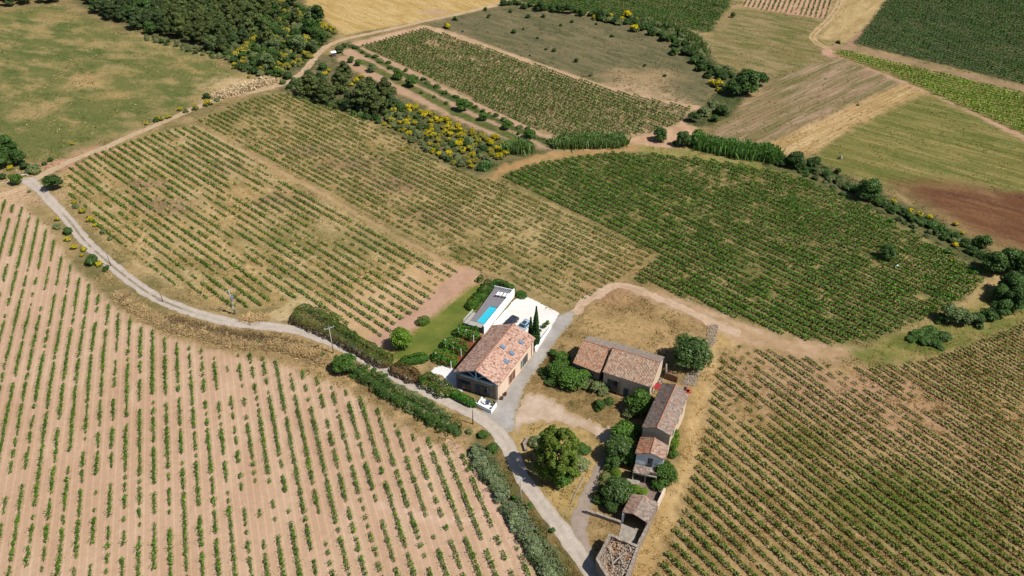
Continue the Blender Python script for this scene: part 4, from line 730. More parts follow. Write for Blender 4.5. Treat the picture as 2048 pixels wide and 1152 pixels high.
def armchair(loc,rz,lb,mat,seat=None):
    r=empty('garden_chair',loc,rz,label=lb,cat='chair'); bm=bmesh.new(); bbox(bm,(-.3,-.3,.38),(.6,0,0),(0,.6,0),(0,0,.08)); obj('seat',fin('seat',bm,mat),r)
    bm=bmesh.new(); bbox(bm,(-.3,.27,.46),(.6,0,0),(0,.07,.0),(0,.06,.5)); obj('backrest',fin('backrest',bm,mat),r)
    for x in (-.27,.27):
        for y in (-.27,.27):
            bm=bmesh.new(); tube(bm,(x,y,0),(x,y,.38),.03,.03,6); obj('leg',fin('leg',bm,FRAME),r)
    return r
armchair(P(966.5,805.5,.12),.7,'white terrace chair nearest the clipped hedge',WHITEP); armchair(P(970,807.5,.12),.5,'white terrace chair beside the round black table',WHITEP); armchair(P(986,810.5,.12),-.8,'grey terrace chair in the corner by the house pier',FRAME)
t=empty('round_table',P(976,808,.12),label='round black table on the small white terrace',cat='table'); bm=bmesh.new(); tube(bm,(0,0,.68),(0,0,.73),.48,.48,20); obj('tabletop',fin('tabletop',bm,NAVY),t); bm=bmesh.new(); tube(bm,(0,0,.03),(0,0,.68),.05,.05,8); tube(bm,(0,0,0),(0,0,.03),.28,.25,14); obj('pedestal',fin('pedestal',bm,NAVY),t)
t=empty('flower_pot',P(981,819,.12),label='dark flower pot in the outer corner of the white terrace',cat='pot'); bm=bmesh.new(); tube(bm,(0,0,0),(0,0,.38),.18,.27,12); obj('pot',fin('pot',bm,NAVY),t); o=obj('foliage',crown_mesh('pf',410,90,.2,S(70,100,40),H=.8,z0=0),t); o.scale=(.3,.3,.3); o.location=(0,0,.3)
# ===== pool terrace
DH=1.45
pa,pb,pc,pd=P(936,648.5,DH),P(966.7,656.4,DH),P(1026,584,DH),P(989,576,DH)
PR=empty('pool_terrace',base([pa,pb,pc,pd]),label='raised grey pool terrace with turquoise swimming pool behind the stone house',cat='pool terrace')
w1,w2,w3,w4=P(980.7,612,DH),P(997.4,615.7,DH),P(967.7,648,DH),P(954,643,DH)
# deck as a ring of slabs round the water
def ring(out,inn,z0,z1,mat,name):
    bm=bmesh.new(); n=4; O=[bm.verts.new((p.x,p.y,z1)) for p in out]; I=[bm.verts.new((p.x,p.y,z1)) for p in inn]; Ob=[bm.verts.new((p.x,p.y,z0)) for p in out]; Ib=[bm.verts.new((p.x,p.y,z0)) for p in inn]
    for i in range(n):
        j=(i+1)%n; bm.faces.new((O[i],O[j],I[j],I[i])); bm.faces.new((O[j],O[i],Ob[i],Ob[j])); bm.faces.new((I[i],I[j],Ib[j],Ib[i]))
    bmesh.ops.recalc_face_normals(bm,faces=bm.faces); return fin(name,bm,mat)
outer=[pa,pb,pc,pd]; inner=[w4,w3,w2,w1]
part(PR,'deck',ring(outer,inner,-.1,DH,SLATE,'deck'))
bm=bmesh.new(); prism(bm,inner,-.2,.15); part(PR,'pool_floor',fin('pool_floor',bm,POOLT)); 
bm=bmesh.new(); 
for i in range(4):
    a,b=inner[i],inner[(i+1)%4]; c=sum((Vector(v) for v in inner),Vector())/4
    for p_ in (a,b): pass
    ai,bi_=a.lerp(c,.012),b.lerp(c,.012); v=[bm.verts.new((ai.x,ai.y,.1)),bm.verts.new((bi_.x,bi_.y,.1)),bm.verts.new((bi_.x,bi_.y,DH-.02)),bm.verts.new((ai.x,ai.y,DH-.02))]; bm.faces.new(v)
part(PR,'pool_wall',fin('pool_wall',bm,POOLT))
bm=bmesh.new(); s0=w1.lerp(w4,.0); prism(bm,[w1.lerp(w2,.03),w2.lerp(w1,.03),w2.lerp(w3,.17),w1.lerp(w4,.17)],.16,DH-.35); prism(bm,[w1.lerp(w2,.03).lerp(w4,.17),w2.lerp(w1,.03).lerp(w3,.17),w2.lerp(w3,.24),w1.lerp(w4,.24)],.16,DH-.7); part(PR,'pool_step',fin('pool_step',bm,WHITE))
bm=bmesh.new(); v=[bm.verts.new((p.x,p.y,DH-.14)) for p in [a.lerp(sum((Vector(v) for v in inner),Vector())/4,.013) for a in inner]]; bm.faces.new(v); part(PR,'pool_water',fin('pool_water',bm,WATER))
ux=(pb-pa).normalized(); uy=(pd-pa).normalized()
bm=bmesh.new(); bbox(bm,pa-uy*.1+Vector((0,0,.005)),pb-pa,uy*1.35,(0,0,.06)); part(PR,'coping',fin('coping',bm,COPE))
bm=bmesh.new(); bbox(bm,pd-uy*.15-Vector((0,0,DH)),pc-pd,uy*.15,(0,0,DH+.75)); part(PR,'end_parapet',fin('end_parapet',bm,WHITE))
bm=bmesh.new(); bbox(bm,pb+ux*.02-uy*.2-Vector((0,0,DH)),(pc-pb)+uy*.55,ux*.28,(0,0,DH+.8)); part(PR,'white_wall',fin('white_wall',bm,WHITE))
r0_,r1_=P(946,622,DH),P(927,643,DH); bm=bmesh.new(); d_=(r0_-r1_); bbox(bm,r1_-Vector((0,0,DH)),d_,ux*1.1,(0,0,DH-.35)); part(PR,'side_steps',fin('side_steps',bm,COPE))
bm=bmesh.new()
for t_ in np.linspace(0,1,7): p_=r1_.lerp(r0_,t_); tube(bm,p_-Vector((0,0,.4)),p_+Vector((0,0,.55)),.03,.03,5)
tube(bm,r1_+Vector((0,0,.55)),r0_+Vector((0,0,.55)),.04,.04,6); tube(bm,r1_+Vector((0,0,.1)),r0_+Vector((0,0,.1)),.025,.025,6); part(PR,'railing',fin('railing',bm,WHITEP))
def lounger(loc,rz,lb):
    r=empty('sun_lounger',loc,rz,label=lb,cat='sun lounger',group='sun loungers by the pool')
    bm=bmesh.new(); bbox(bm,(-.25,-1.0,.28),(.5,0,0),(0,1.25,0),(0,0,.07)); obj('seat',fin('seat',bm,WHITEP),r)
    bm=bmesh.new(); bbox(bm,(-.25,.25,.30),(.5,0,0),(0,.62,.42),(0,-.04,.06)); obj('backrest',fin('backrest',bm,WHITEP),r)
    for x in (-.2,.2):
        for y in (-.9,.3):
            bm=bmesh.new(); tube(bm,(x,y,0),(x,y,.3),.025,.025,5); obj('leg',fin('leg',bm,WHITEP),r)
for i,(x,y,lb) in enumerate([(995,590.5,'white sun lounger closest to the flowering hedge'),(1001,591.5,'white sun lounger, second from the flowering hedge'),(1008,593,'white sun lounger, second from the white wall'),(1014.5,594,'white sun lounger closest to the white wall')]):
    lounger(P(x,y,DH+.01),math.radians(-24+180),lb)
# low white wall east of the gravel court
obj('garden_wall',lowwall('garden_wall',[P(1069.3,703),P(1101.5,656)],[1.1,.6],.22,WHITE),label='low white garden wall running from the house corner beside the cypresses',cat='wall')
# ===== old barn, two blocks
def bldg(name,label,cat,fl,fr,br,bl,he,hr,wall,mats,**k):
    qq=Quad(P(*fl,he),P(*fr,he),P(*br,he),P(*bl,he)); r=empty(name,base(qq.c),label=label,cat=cat); gable_house(r,qq,he,hr,wall,mats,**k); return r,qq
# the barn ridge runs along its long side: use the short side as 'front'
BR,bq=bldg('old_barn','large old barn with pale tiled roof and beige plaster gable','barn',(1302,775),(1329.4,714.5),(1236,686),(1205,744),4.8,6.6,PLAST,(R_BARN,R_BARNG),ins=.22,seed=20,ridge=.60,tw=.3)
# bq: a across gable (front eave -> back eave), t along from right end to left end
fdir=(bq(0,0)-bq(1,0)).normalized(); ldir=(bq(0,1)-bq(0,0)).normalized()
for t0,t1,z1,mt,nm,lb in ((7.0,9.2,3.3,GLASSD,'doorway','open barn doorway, its inner shade a dark slab'),(4.6,5.6,2.2,NAVY,'door',None),(1.4,2.2,2.9,GLASSD,'window',None)):  # doorway is not cut: a dark slab on the wall paints its inner shade
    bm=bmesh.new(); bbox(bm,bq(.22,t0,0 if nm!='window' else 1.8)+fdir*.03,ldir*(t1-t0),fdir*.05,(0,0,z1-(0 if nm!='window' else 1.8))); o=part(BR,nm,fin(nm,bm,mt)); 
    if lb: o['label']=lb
bm=bmesh.new(); bbox(bm,bq(.22,6.6,0)+fdir*.1,ldir*.35,fdir*.3,(0,0,3.9)); part(BR,'buttress',fin('buttress',bm,PLASTD))
BL,blq=bldg('old_barn','lower barn wing with rust-stained tiles, leaning on the larger barn','barn',(1199.6,747),(1237.5,688),(1177,671.6),(1145.5,726),4.0,5.6,PLASTD,(R_BARNL,R_BARNG),ins=.22,seed=24,ridge=.62,tw=.3)
# ===== farmhouse
FA,fq=bldg('farmhouse','long two-storey farmhouse with patched grey and rose tiled roof','house',(1283,856),(1342,873),(1378,789),(1325,765),6.0,7.1,PLAST,(R_FARMG,R_FARM),ins=.2,seed=30,tw=.28)
e2=(fq(1,0)-fq(0,0)).normalized(); l2=(fq(0,1)-fq(0,0)).normalized()
bm=bmesh.new(); c=P(1370,781,6.2); bbox(bm,c-e2*.3-l2*.25,e2*.6,l2*.5,(0,0,1.2)); part(FA,'chimney',fin('chimney',bm,PLASTD))
bm=bmesh.new(); 
for x,y in ((1374,783),(1377,786),(1372,786)): 
    c=P(x,y,6.2); bbox(bm,c-e2*.45,e2*.9,l2*.7,(0,0,.22))
part(FA,'new_tiles',fin('new_tiles',bm,simple('orange_clay',S(226,98,62),S(206,84,54))),label='bright orange replacement tiles')
bm=bmesh.new()
for t_,z_ in ((2.5,3.6),(6.0,3.8),(9.0,3.8)): bbox(bm,fq(fq.W-.2,t_,z_)+e2*.02,l2*.8,e2*.04,(0,0,1.1))
part(FA,'window',fin('window',bm,GLASSD))
AX,aq=bldg('farm_annex','small white-walled annex with bright orange tiled roof and a crumbling balcony','house',(1269.8,908),(1330,920),(1337,891.6),(1280.7,874),5.2,6.1,PLASTW,(R_ANX,R_ANX2),ins=.25,seed=36,tw=.26)
ea=(aq(1,0)-aq(0,0)).normalized(); la=(aq(0,1)-aq(0,0)).normalized()
bm=bmesh.new(); bbox(bm,aq(2.4,.25,2.5)-la*.05,ea*.9,la*.04,(0,0,2.1)); part(AX,'door',fin('door',bm,GLASSD),label='dark balcony doorway')
bm=bmesh.new(); bbox(bm,aq(.3,-1.9,2.25),ea*4.4,la*2.1,(0,0,.22)); bal=part(AX,'balcony',fin('balcony',bm,CONC))
slope('balcony_tiles',AX,aq(.3,-2.0,2.6),aq(3.1,-2.0,2.6),aq(.3,-.5,2.9),aq(3.1,-.5,2.9),R_FARM,seed=44,th=.08)
for a_ in (.4,2.6,4.5):
    bm=bmesh.new(); p_=aq(a_,-1.75,0); tube(bm,p_,p_+Vector((0,0,2.25)),.11,.1,8); part(AX,'pillar',fin('pillar',bm,PLAST))
bm=bmesh.new(); bbox(bm,aq(3.2,-1.85,2.47),ea*1.4,la*.12,(0,0,.8)); bbox(bm,aq(.3,-1.95,2.47),la*1.6,ea*.12,(0,0,.5)); part(AX,'parapet',fin('parapet',bm,PLASTD))
patch('farm_yard',[(1262,955),(1290,950),(1330,985),(1320,1010),(1285,1000),(1262,975)],[(168,146,134),(140,120,108)],.02,warp=.3,seed=44,grain=.4)
bm=bmesh.new(); pp=P(1264,966); prism(bm,[pp+Vector((1.3*math.cos(a)*1.1,.9*math.sin(a),0)) for a in np.linspace(0,2*math.pi,9)[:-1]],-.05,.45); obj('well_cover',fin('well_cover',bm,CONC),label='round pale concrete slab in front of the annex balcony',cat='slab')
# red lean-to
r=empty('red_shelter',P(1314,792),label='red sheet-metal lean-to roof wedged between the barn gable and farmhouse',cat='shelter'); c4=[P(1312,765.7,3.2),P(1323,768.3,3.2),P(1317,780,2.9),P(1306,776.5,2.9)]
bm=bmesh.new(); v=[bm.verts.new(p) for p in c4]+[bm.verts.new(p+Vector((0,0,.06))) for p in c4]
for f_ in ((3,2,1,0),(4,5,6,7),(0,1,5,4),(1,2,6,5),(2,3,7,6),(3,0,4,7)): bm.faces.new([v[i] for i in f_])
bmesh.ops.recalc_face_normals(bm,faces=bm.faces); part(r,'roof_sheet',fin('roof_sheet',bm,R_RED))
for p_ in c4:
    bm=bmesh.new(); tube(bm,(p_.x,p_.y,0),p_,.05,.05,6); part(r,'post',fin('post',bm,POLEB))
# ===== open shed
q5=Quad(P(1243.7,1025,2.7),P(1294,1046,2.7),P(1317,1005.5,2.7),P(1264,988,2.7)); SH=empty('open_shed',base(q5.c),label='open-fronted stone shed with worn tiled roof between tree and ruin',cat='shed')
slope('roof_slope',SH,q5(0,0,2.7),q5(0,q5.L,2.7),q5(q5.W*.45,0,3.5),q5(q5.W*.45,q5.L,3.5),R_ANX2,seed=50,tw=.28); slope('roof_slope',SH,q5(q5.W,0,2.7),q5(q5.W,q5.L,2.7),q5(q5.W*.45,0,3.5),q5(q5.W*.45,q5.L,3.5),R_FARM,seed=51,tw=.28)
for a_,b_ in (((.2,.3),(.2,q5.L-.2)),((.2,q5.L-.2),(q5.W-.2,q5.L-.2)),((q5.W-.2,q5.L-.2),(q5.W-.2,.3))): part(SH,'wall',lowwall('wall',[q5(*a_),q5(*b_)],2.6,.3,ST_OLD))
bm=bmesh.new(); p_=q5(.25,.15); bbox(bm,p_-Vector((.17,.17,0)),(.34,0,0),(0,.34,0),(0,0,2.6)); part(SH,'pillar',fin('pillar',bm,PLASTW))
bm=bmesh.new(); prism(bm,[P(1243,1047),P(1275,1058),P(1270,1090),P(1236,1077)],-.05,.10); obj('concrete_slab',fin('concrete_slab',bm,CONC),label='cracked concrete slab between the open shed and the ruin',cat='slab')
# ===== ruin
rt=[P(1220.6,1067.7,3),P(1276.6,1088,3),P(1247,1172,3),P(1232,1176,3),P(1194,1119,3)]
RU=empty('roofless_ruin',base(rt),label='roofless stone ruin filled with rubble and fallen beams beside the road',cat='ruin')
for i,(a_,b_,hh) in enumerate(((0,1,(2.9,2.3)),(1,2,(2.3,2.6)),(2,3,(2.6,2.6)),(3,4,(2.6,3.1)),(4,0,(3.1,2.9)))):
    part(RU,'wall',lowwall('wall',[rt[a_],rt[b_]],list(hh),.5-.01*i,ST_OLD,rough=.16,seed=i+3))
c=base(rt); inn=[Vector(p).lerp(Vector((c.x,c.y,p.z)),.08) for p in rt]
gx,gy=np.meshgrid(np.linspace(min(p.x for p in inn),max(p.x for p in inn),46),np.linspace(min(p.y for p in inn),max(p.y for p in inn),60)); dd=sdist(gx,gy,[tuple(p[:2]) for p in inn])
hz=1.0+1.1*fbm(gx/2.2,gy/2.2,5,3)+.55*fbm(gx*1.6,gy*1.6,6,3); i=np.arange(gx.size).reshape(gx.shape); F=np.stack([i[:-1,:-1],i[:-1,1:],i[1:,1:],i[1:,:-1]],-1)[dd[:-1,:-1]>-.25]
cc=np.array(S(170,148,128))*(.7+.6*fbm(gx*1.5,gy*1.5,9,3))[...,None]; oc=np.clip((fbm(gx/1.6,gy/1.6,12,3)-.52)*6,0,1)[...,None]; cc=cc*(1-oc)+np.array(S(172,112,70))*oc; par=np.zeros(gx.shape+(3,)); par[...,2]=.8
part(RU,'rubble_heap',amesh('rubble_heap',np.stack([gx,gy,hz],-1).reshape(-1,3),F,GM,cc.reshape(-1,3),par.reshape(-1,3)))
def rocks(n,pts_fn,smin,smax,mat,name,seed=1,flat=.7):
    rng=random.Random(seed); bm=bmesh.new()
    for _ in range(n):
        p=pts_fn(rng); 
        if p is None: continue
        m=Matrix.Translation(p)@Euler((rng.uniform(0,3),rng.uniform(0,3),rng.uniform(0,6))).to_matrix().to_4x4()@Matrix.Diagonal((rng.uniform(smin,smax),rng.uniform(smin,smax)*flat,rng.uniform(smin,smax)*flat,1))
        r_=bmesh.ops.create_icosphere(bm,subdivisions=1,radius=.5,matrix=m)
        for v in r_['verts']: v.co+=Vector((rng.uniform(-1,1),rng.uniform(-1,1),rng.uniform(-1,1)))*smin*.15
    return fin(name,bm,mat)
def in_poly(poly,z=(0,.2)):
    pl=[tuple(p[:2]) for p in poly]; x0,x1=min(p[0] for p in pl),max(p[0] for p in pl); y0,y1=min(p[1] for p in pl),max(p[1] for p in pl)
    def fn(rng):
        for _ in range(30):
            x,y=rng.uniform(x0,x1),rng.uniform(y0,y1)
            if sdist(np.array([x]),np.array([y]),pl)[0]>0: return Vector((x,y,rng.uniform(*z)))
    return fn
ROCK=stone_mat('field_stone',S(204,188,168),S(182,166,146),S(218,202,184),6,.9)
part(RU,'fallen_stones',rocks(420,in_poly(inn,(1.9,2.5)),.14,.5,ROCK,'fallen_stones',5),kind='stuff')
for a_,b_ in (((1225,1126,2.5),(1253,1103,2.9)),((1222,1110,2.6),(1226,1135,2.4)),((1238,1108,2.7),(1246,1130,2.5))):
    bm=bmesh.new(); tube(bm,P(*a_),P(*b_),.13,.1,7); part(RU,'fallen_beam',fin('fallen_beam',bm,WOODG))
# ===== stone walls
def wallobj(name,px,h,th,mat,lab,rough=.06,seed=1,cat='wall'): return obj(name,lowwall(name,PP(px),h,th,mat,rough=rough,seed=seed),label=lab,cat=cat)
wallobj('yard_wall',[(1328,987),(1312,1022)],1.5,.4,PLAST,'pale plastered wall behind the shed, along the straw strip',.08,3)
wallobj('yard_wall',[(1298,1055),(1280,1090),(1262,1130),(1243,1185)],1.7,.5,ST_OLD,'long grey stone wall between the ruin and the straw strip',.12,4)
wallobj('retaining_wall',[(1170,1025),(1205,1036),(1241,1049)],.8,.45,ST_OLD,'low stone retaining wall below the dark garden trees',.08,5)
wallobj('brick_wall',[(1331,741),(1331,757)],1.9,.3,ST_OLD,'short crumbling wall joined to the barn gable',.12,6); wallobj('brick_wall',[(1332,757),(1354,765)],1.7,.3,simple('brown_brick',S(150,118,96),S(126,96,78),scale=5,rough=.95,bump=.4),'brown brick wall with pale top between barn and holm oak',.05,7)
wallobj('stone_ring',[(1052,903),(1048,890),(1056,878)],.6,.5,ST_OLD,'curved low stone edging on the left of the pine island',.07,8); wallobj('stone_ring',[(1160,946),(1172,938)],.7,.45,ST_OLD,'small stone block edging right of the big pine',.08,9)
wallobj('kerb_line',[(1144,1002),(1168,952)],.15,.15,CONC,'thin concrete kerb through the dry grass right of the big pine',.01,10,'kerb')
for nm,pl,nn,lb in (('stone_bank',[(1417,648),(1438,651),(1428,690),(1408,702)],260,'bank of loose grey stones above the holm oak, beside the dirt track'),('stone_bank',[(1372,748),(1402,738),(1390,772),(1362,768)],240,'bank of loose grey stones below the holm oak, by the farmhouse')):
    obj(nm,rocks(nn*2,in_poly(PP(pl),(-.05,.16)),.14,.38,ROCK,nm,11+nn),label=lb,cat='stones')
obj('boulder',rocks(1,lambda r:P(1681,315,.35),1.7,1.9,ROCK,'boulder',77,.7),label='lone pale boulder lying in the green meadow on the right',cat='boulder')
obj('rubble_pile',rocks(9,lambda r:P(1793+r.uniform(-4,4),534+r.uniform(-3,2),.2),.5,.9,WHITE,'rubble_pile',78),label='white stones and debris beside the lone tree in the green vineyard',cat='stones')
obj('stone_pile',rocks(26,lambda r:P(560+r.uniform(-20,20)*1.0,641+r.uniform(-1.5,1.5),.05),.2,.5,ROCK,'stone_pile',79),label='row of small white stones edging the mown corner beside the hedge',cat='stones')
obj('rubbish_heap',rocks(16,lambda r:P(1322+r.uniform(-4,4),762+r.uniform(-5,4),.2),.25,.7,CONC,'rubbish_heap',80),label='grey rubbish heaped at the foot of the barn gable',cat='rubbish')
# ---------------------------------------------------------------- poles, wires, vehicles
def pole(bpx,ty,lb,kind,mat=POLEW,r=.14,rz=0.4):
    p,h=gh(bpx,ty); R_=empty('utility_pole',p,rz,label=lb,cat='utility pole'); bm=bmesh.new(); tube(bm,(0,0,-.1),(0,0,h),r,r*.6,10); obj('pole',fin('pole',bm,mat,True),R_)
    if kind in('T','X'):
        bm=bmesh.new(); bbox(bm,(-1.1,-.06,h-.25),(2.2,0,0),(0,.12,0),(0,0,.12)); obj('crossarm',fin('crossarm',bm,POLEW),R_)
        for x in (-1.0,0,1.0):
            bm=bmesh.new(); z=h-.13 if x else h; tube(bm,(x,0,z),(x,0,z+.28),.05,.07,8); obj('insulator',fin('insulator',bm,INS),R_)
    if kind=='X':
        bm=bmesh.new(); bbox(bm,(-.1,-.6,h-2.5),(.6,0,0),(0,.5,0),(0,0,.75)); obj('transformer',fin('transformer',bm,simple('transformer_blue',S(150,160,176),S(126,138,156))),R_)
        bm=bmesh.new(); bbox(bm,(-.8,-.05,h-1.5),(1.6,0,0),(0,.1,0),(0,0,.1)); obj('crossarm',fin('crossarm',bm,POLEW),R_)
        bm=bmesh.new(); bbox(bm,(-.3,-.32,1.6),(.5,0,0),(0,.2,0),(0,0,.8)); obj('switch_box',fin('switch_box',bm,POLEW),R_)
    if kind=='Y':
        bm=bmesh.new()
        for a,b in (((0,0,h),(-.45,0,h+.25)),((-.45,0,h+.25),(-.9,0,h-.05)),((0,0,h),(.35,0,h-.1)),((.35,0,h-.1),(.75,0,h+.25))): tube(bm,a,b,.06,.06,6)
        obj('bracket',fin('bracket',bm,INS),R_)
    return p,h
P1=pole((470,628),580,'white pole with transformer box and crossarm at the edge of the golden vineyard','X',r=.2,rz=.6)
P2=pole((667,706),655,'T-topped pole standing on the road bank beside the long hedge','T',r=.13,rz=.5)
P3=pole((1041,1008),958,'pale concrete pole with curled blue brackets by the road bend','Y',r=.17,rz=0)
pole((222,532),505,'thin brown pole beside the road, left end','',POLEB,.09); pole((326,604),582,'short thin brown pole at the roadside above the sandy field','',POLEB,.09)
pole((946,848),820,'short dark pole beside the road opposite the terrace','',POLEB,.12); pole((501,651),633,'small leaning post at the road edge near the white pole','',POLEB,.07)
pole((1093,1075),1047,'short grey post in the verge below the road bend','',POLEB,.08); pole((37,350),338,'short white pole in bushes by the left road junction','',POLEW,.1)
bm=bmesh.new(); 
for a,b in (((0,0,.0),(0,0,.8)),((0,0,.8),(1.5,0,.8)),((1.5,0,.8),(1.9,0,.1))): tube(bm,a,b,.07,.07,6)
o=obj('barrier',fin('barrier',bm,WHITEP),label='small white pipe barrier at the left road junction',cat='barrier'); o.location=P(43,355); o.rotation_euler=(0,0,.5)
def wire(a,ha,b,hb,off,lb,i):
    a=Vector((a.x,a.y,ha)); b=Vector((b.x,b.y,hb)); pts=[a.lerp(b,t)+Vector((0,0,-2.2*4*t*(1-t)*.25))+Vector(off) for t in np.linspace(0,1,15)]
    bm=bmesh.new(); [tube(bm,p,q_,.014,.014,4,False) for p,q_ in zip(pts[:-1],pts[1:])]; obj('power_cable',fin('power_cable',bm,ZINC),label=lb,cat='cable')
wire(P1[0],P1[1]+.1,P2[0],P2[1]+.1,(0,0,0),'overhead cable from the transformer pole to the T-topped pole',0)
wire(P2[0],P2[1]+.1,P3[0],P3[1]+.1,(-.3,0,0),'overhead cable along the road, house side',1); wire(P2[0],P2[1]+.1,P3[0],P3[1]+.1,(.4,0,0),'overhead cable along the road, field side',2)
CARW=simple('car_silver_blue',S(176,204,226),S(168,196,220),rough=.25,spec=.6); CARB=simple('car_black',(.012,.014,.02),(.016,.018,.026),rough=.3,spec=.5); TYRE=simple('tyre',(.02,.02,.02),rough=.9); RIM=simple('rim',(.4,.4,.42),rough=.3,metal=.8)
LAMP=simple('headlight_glass',(.6,.62,.65),rough=.1,spec=.8); REDL=simple('tail_light_glass',(.35,.02,.02),rough=.2)
def car(loc,rz,lb,paint,Lc=4.3,Wc=1.78,Hc=1.5):
    R_=empty('parked_car',loc,rz,label=lb,cat='car'); x0=-Lc/2; S_=Lc/4.3
    prof=[(-2.12,.32),(-2.15,.62),(-2.05,.82),(-1.15,.98),(-.45,1.44),(.9,1.5),(1.65,1.38),(2.02,.98),(2.14,.9),(2.15,.5),(2.08,.3)]
    secs=[(-1,.0),(-.94,1),(.94,1),(1,.0)]; bm=bmesh.new(); rings=[]
    for s,full in secs:
        ring_=[]
        for x,z in prof:
            zz=z*Hc/1.5; y=s*Wc/2
            if z>1.0: y*=.80
            elif z>.9: y*=.97
            k=1 if full else .97; ring_.append(bm.verts.new((x*S_*k,y,.3+(zz-.3)*(1 if full else .96))))
        rings.append(ring_)
    for a,b in zip(rings[:-1],rings[1:]):
        for i in range(len(prof)): j=(i+1)%len(prof); bm.faces.new((a[i],b[i],b[j],a[j]))
    bm.faces.new(rings[0][::-1]); bm.faces.new(rings[-1]); bmesh.ops.recalc_face_normals(bm,faces=bm.faces); bmesh.ops.bevel(bm,geom=[e for e in bm.edges if e.calc_face_angle(0)>.5],offset=.05,segments=2,affect='EDGES'); obj('body',fin('body',bm,paint,True),R_)
    def pane(name,pts):
        bm=bmesh.new(); bm.faces.new([bm.verts.new(p) for p in pts]); bmesh.ops.recalc_face_normals(bm,faces=bm.faces); obj(name,fin(name,bm,GLASSD),R_)
    w=Wc/2*.76; wl=Wc/2*.9
    pane('windscreen',[(-1.10*S_,-wl*.92,1.035),(-1.10*S_,wl*.92,1.035),(-.50*S_,w,1.435),(-.50*S_,-w,1.435)])
    pane('rear_window',[(1.69*S_,-w,1.37),(1.69*S_,w,1.37),(2.01*S_,wl*.9,1.03),(2.01*S_,-wl*.9,1.03)])
    pane('sunroof',[(-.3*S_,-.45,1.475),(-.3*S_,.45,1.475),(.75*S_,.45,1.52),(.75*S_,-.45,1.52)])
    for s in (-1,1):
        pane('side_window',[(-.95*S_,s*(Wc/2*.965),1.03),(.35*S_,s*(Wc/2*.965),1.03),(.3*S_,s*(Wc/2*.80),1.42),(-.45*S_,s*(Wc/2*.80),1.39)]); pane('side_window',[(.45*S_,s*(Wc/2*.965),1.03),(1.75*S_,s*(Wc/2*.965),1.03),(1.5*S_,s*(Wc/2*.80),1.35),(.42*S_,s*(Wc/2*.80),1.43)])
        for x,nm,mt in ((-2.13,'headlight',LAMP),(2.12,'tail_light',REDL)):
            bm=bmesh.new(); bbox(bm,(x*S_-(.03 if x<0 else -.0),s*Wc*.34-.18,.66),(.05,0,0),(0,.36,0),(0,0,.16)); obj(nm,fin(nm,bm,mt),R_)
        for x in (-1.35,1.35):
            bm=bmesh.new(); tube(bm,(x*S_,s*Wc*.42,.33),(x*S_,s*Wc*.505,.33),.33,.33,20); wh=obj('wheel',fin('wheel',bm,TYRE),R_); bm=bmesh.new(); tube(bm,(x*S_,s*Wc*.505,.33),(x*S_,s*Wc*.512,.33),.2,.19,14); obj('rim',fin('rim',bm,RIM),wh)
        bm=bmesh.new(); bbox(bm,(-.85*S_,s*(Wc/2+.02)-.08*(s<0)*1,.98),(.18,0,0),(0,.1,0),(0,0,.14)); obj('mirror',fin('mirror',bm,paint),R_)
car(P(1022,648),math.radians(56),'black parked car on white gravel, farther from the cypresses',CARB); car(P(1048,656),math.radians(58),'pale blue parked car with dark roof on white gravel beside the cypresses',CARW)
r=empty('small_hut',P(668,112),.4,label='tiny dark hut with pale sheet roof beside the dirt track and orchard',cat='hut'); bm=bmesh.new(); bbox(bm,(-.9,-.7,0),(1.8,0,0),(0,1.4,0),(0,0,1.5)); obj('wall',fin('wall',bm,POLEB),r)
bm=bmesh.new(); bbox(bm,(-1.05,-.8,1.52),(2.1,0,0),(0,1.6,.25),(0,0,.06)); obj('roof',fin('roof',bm,WHITEP),r); bm=bmesh.new(); bbox(bm,(-.35,-.75,0),(.7,0,0),(0,.04,0),(0,0,1.35)); obj('door',fin('door',bm,NAVY),r)
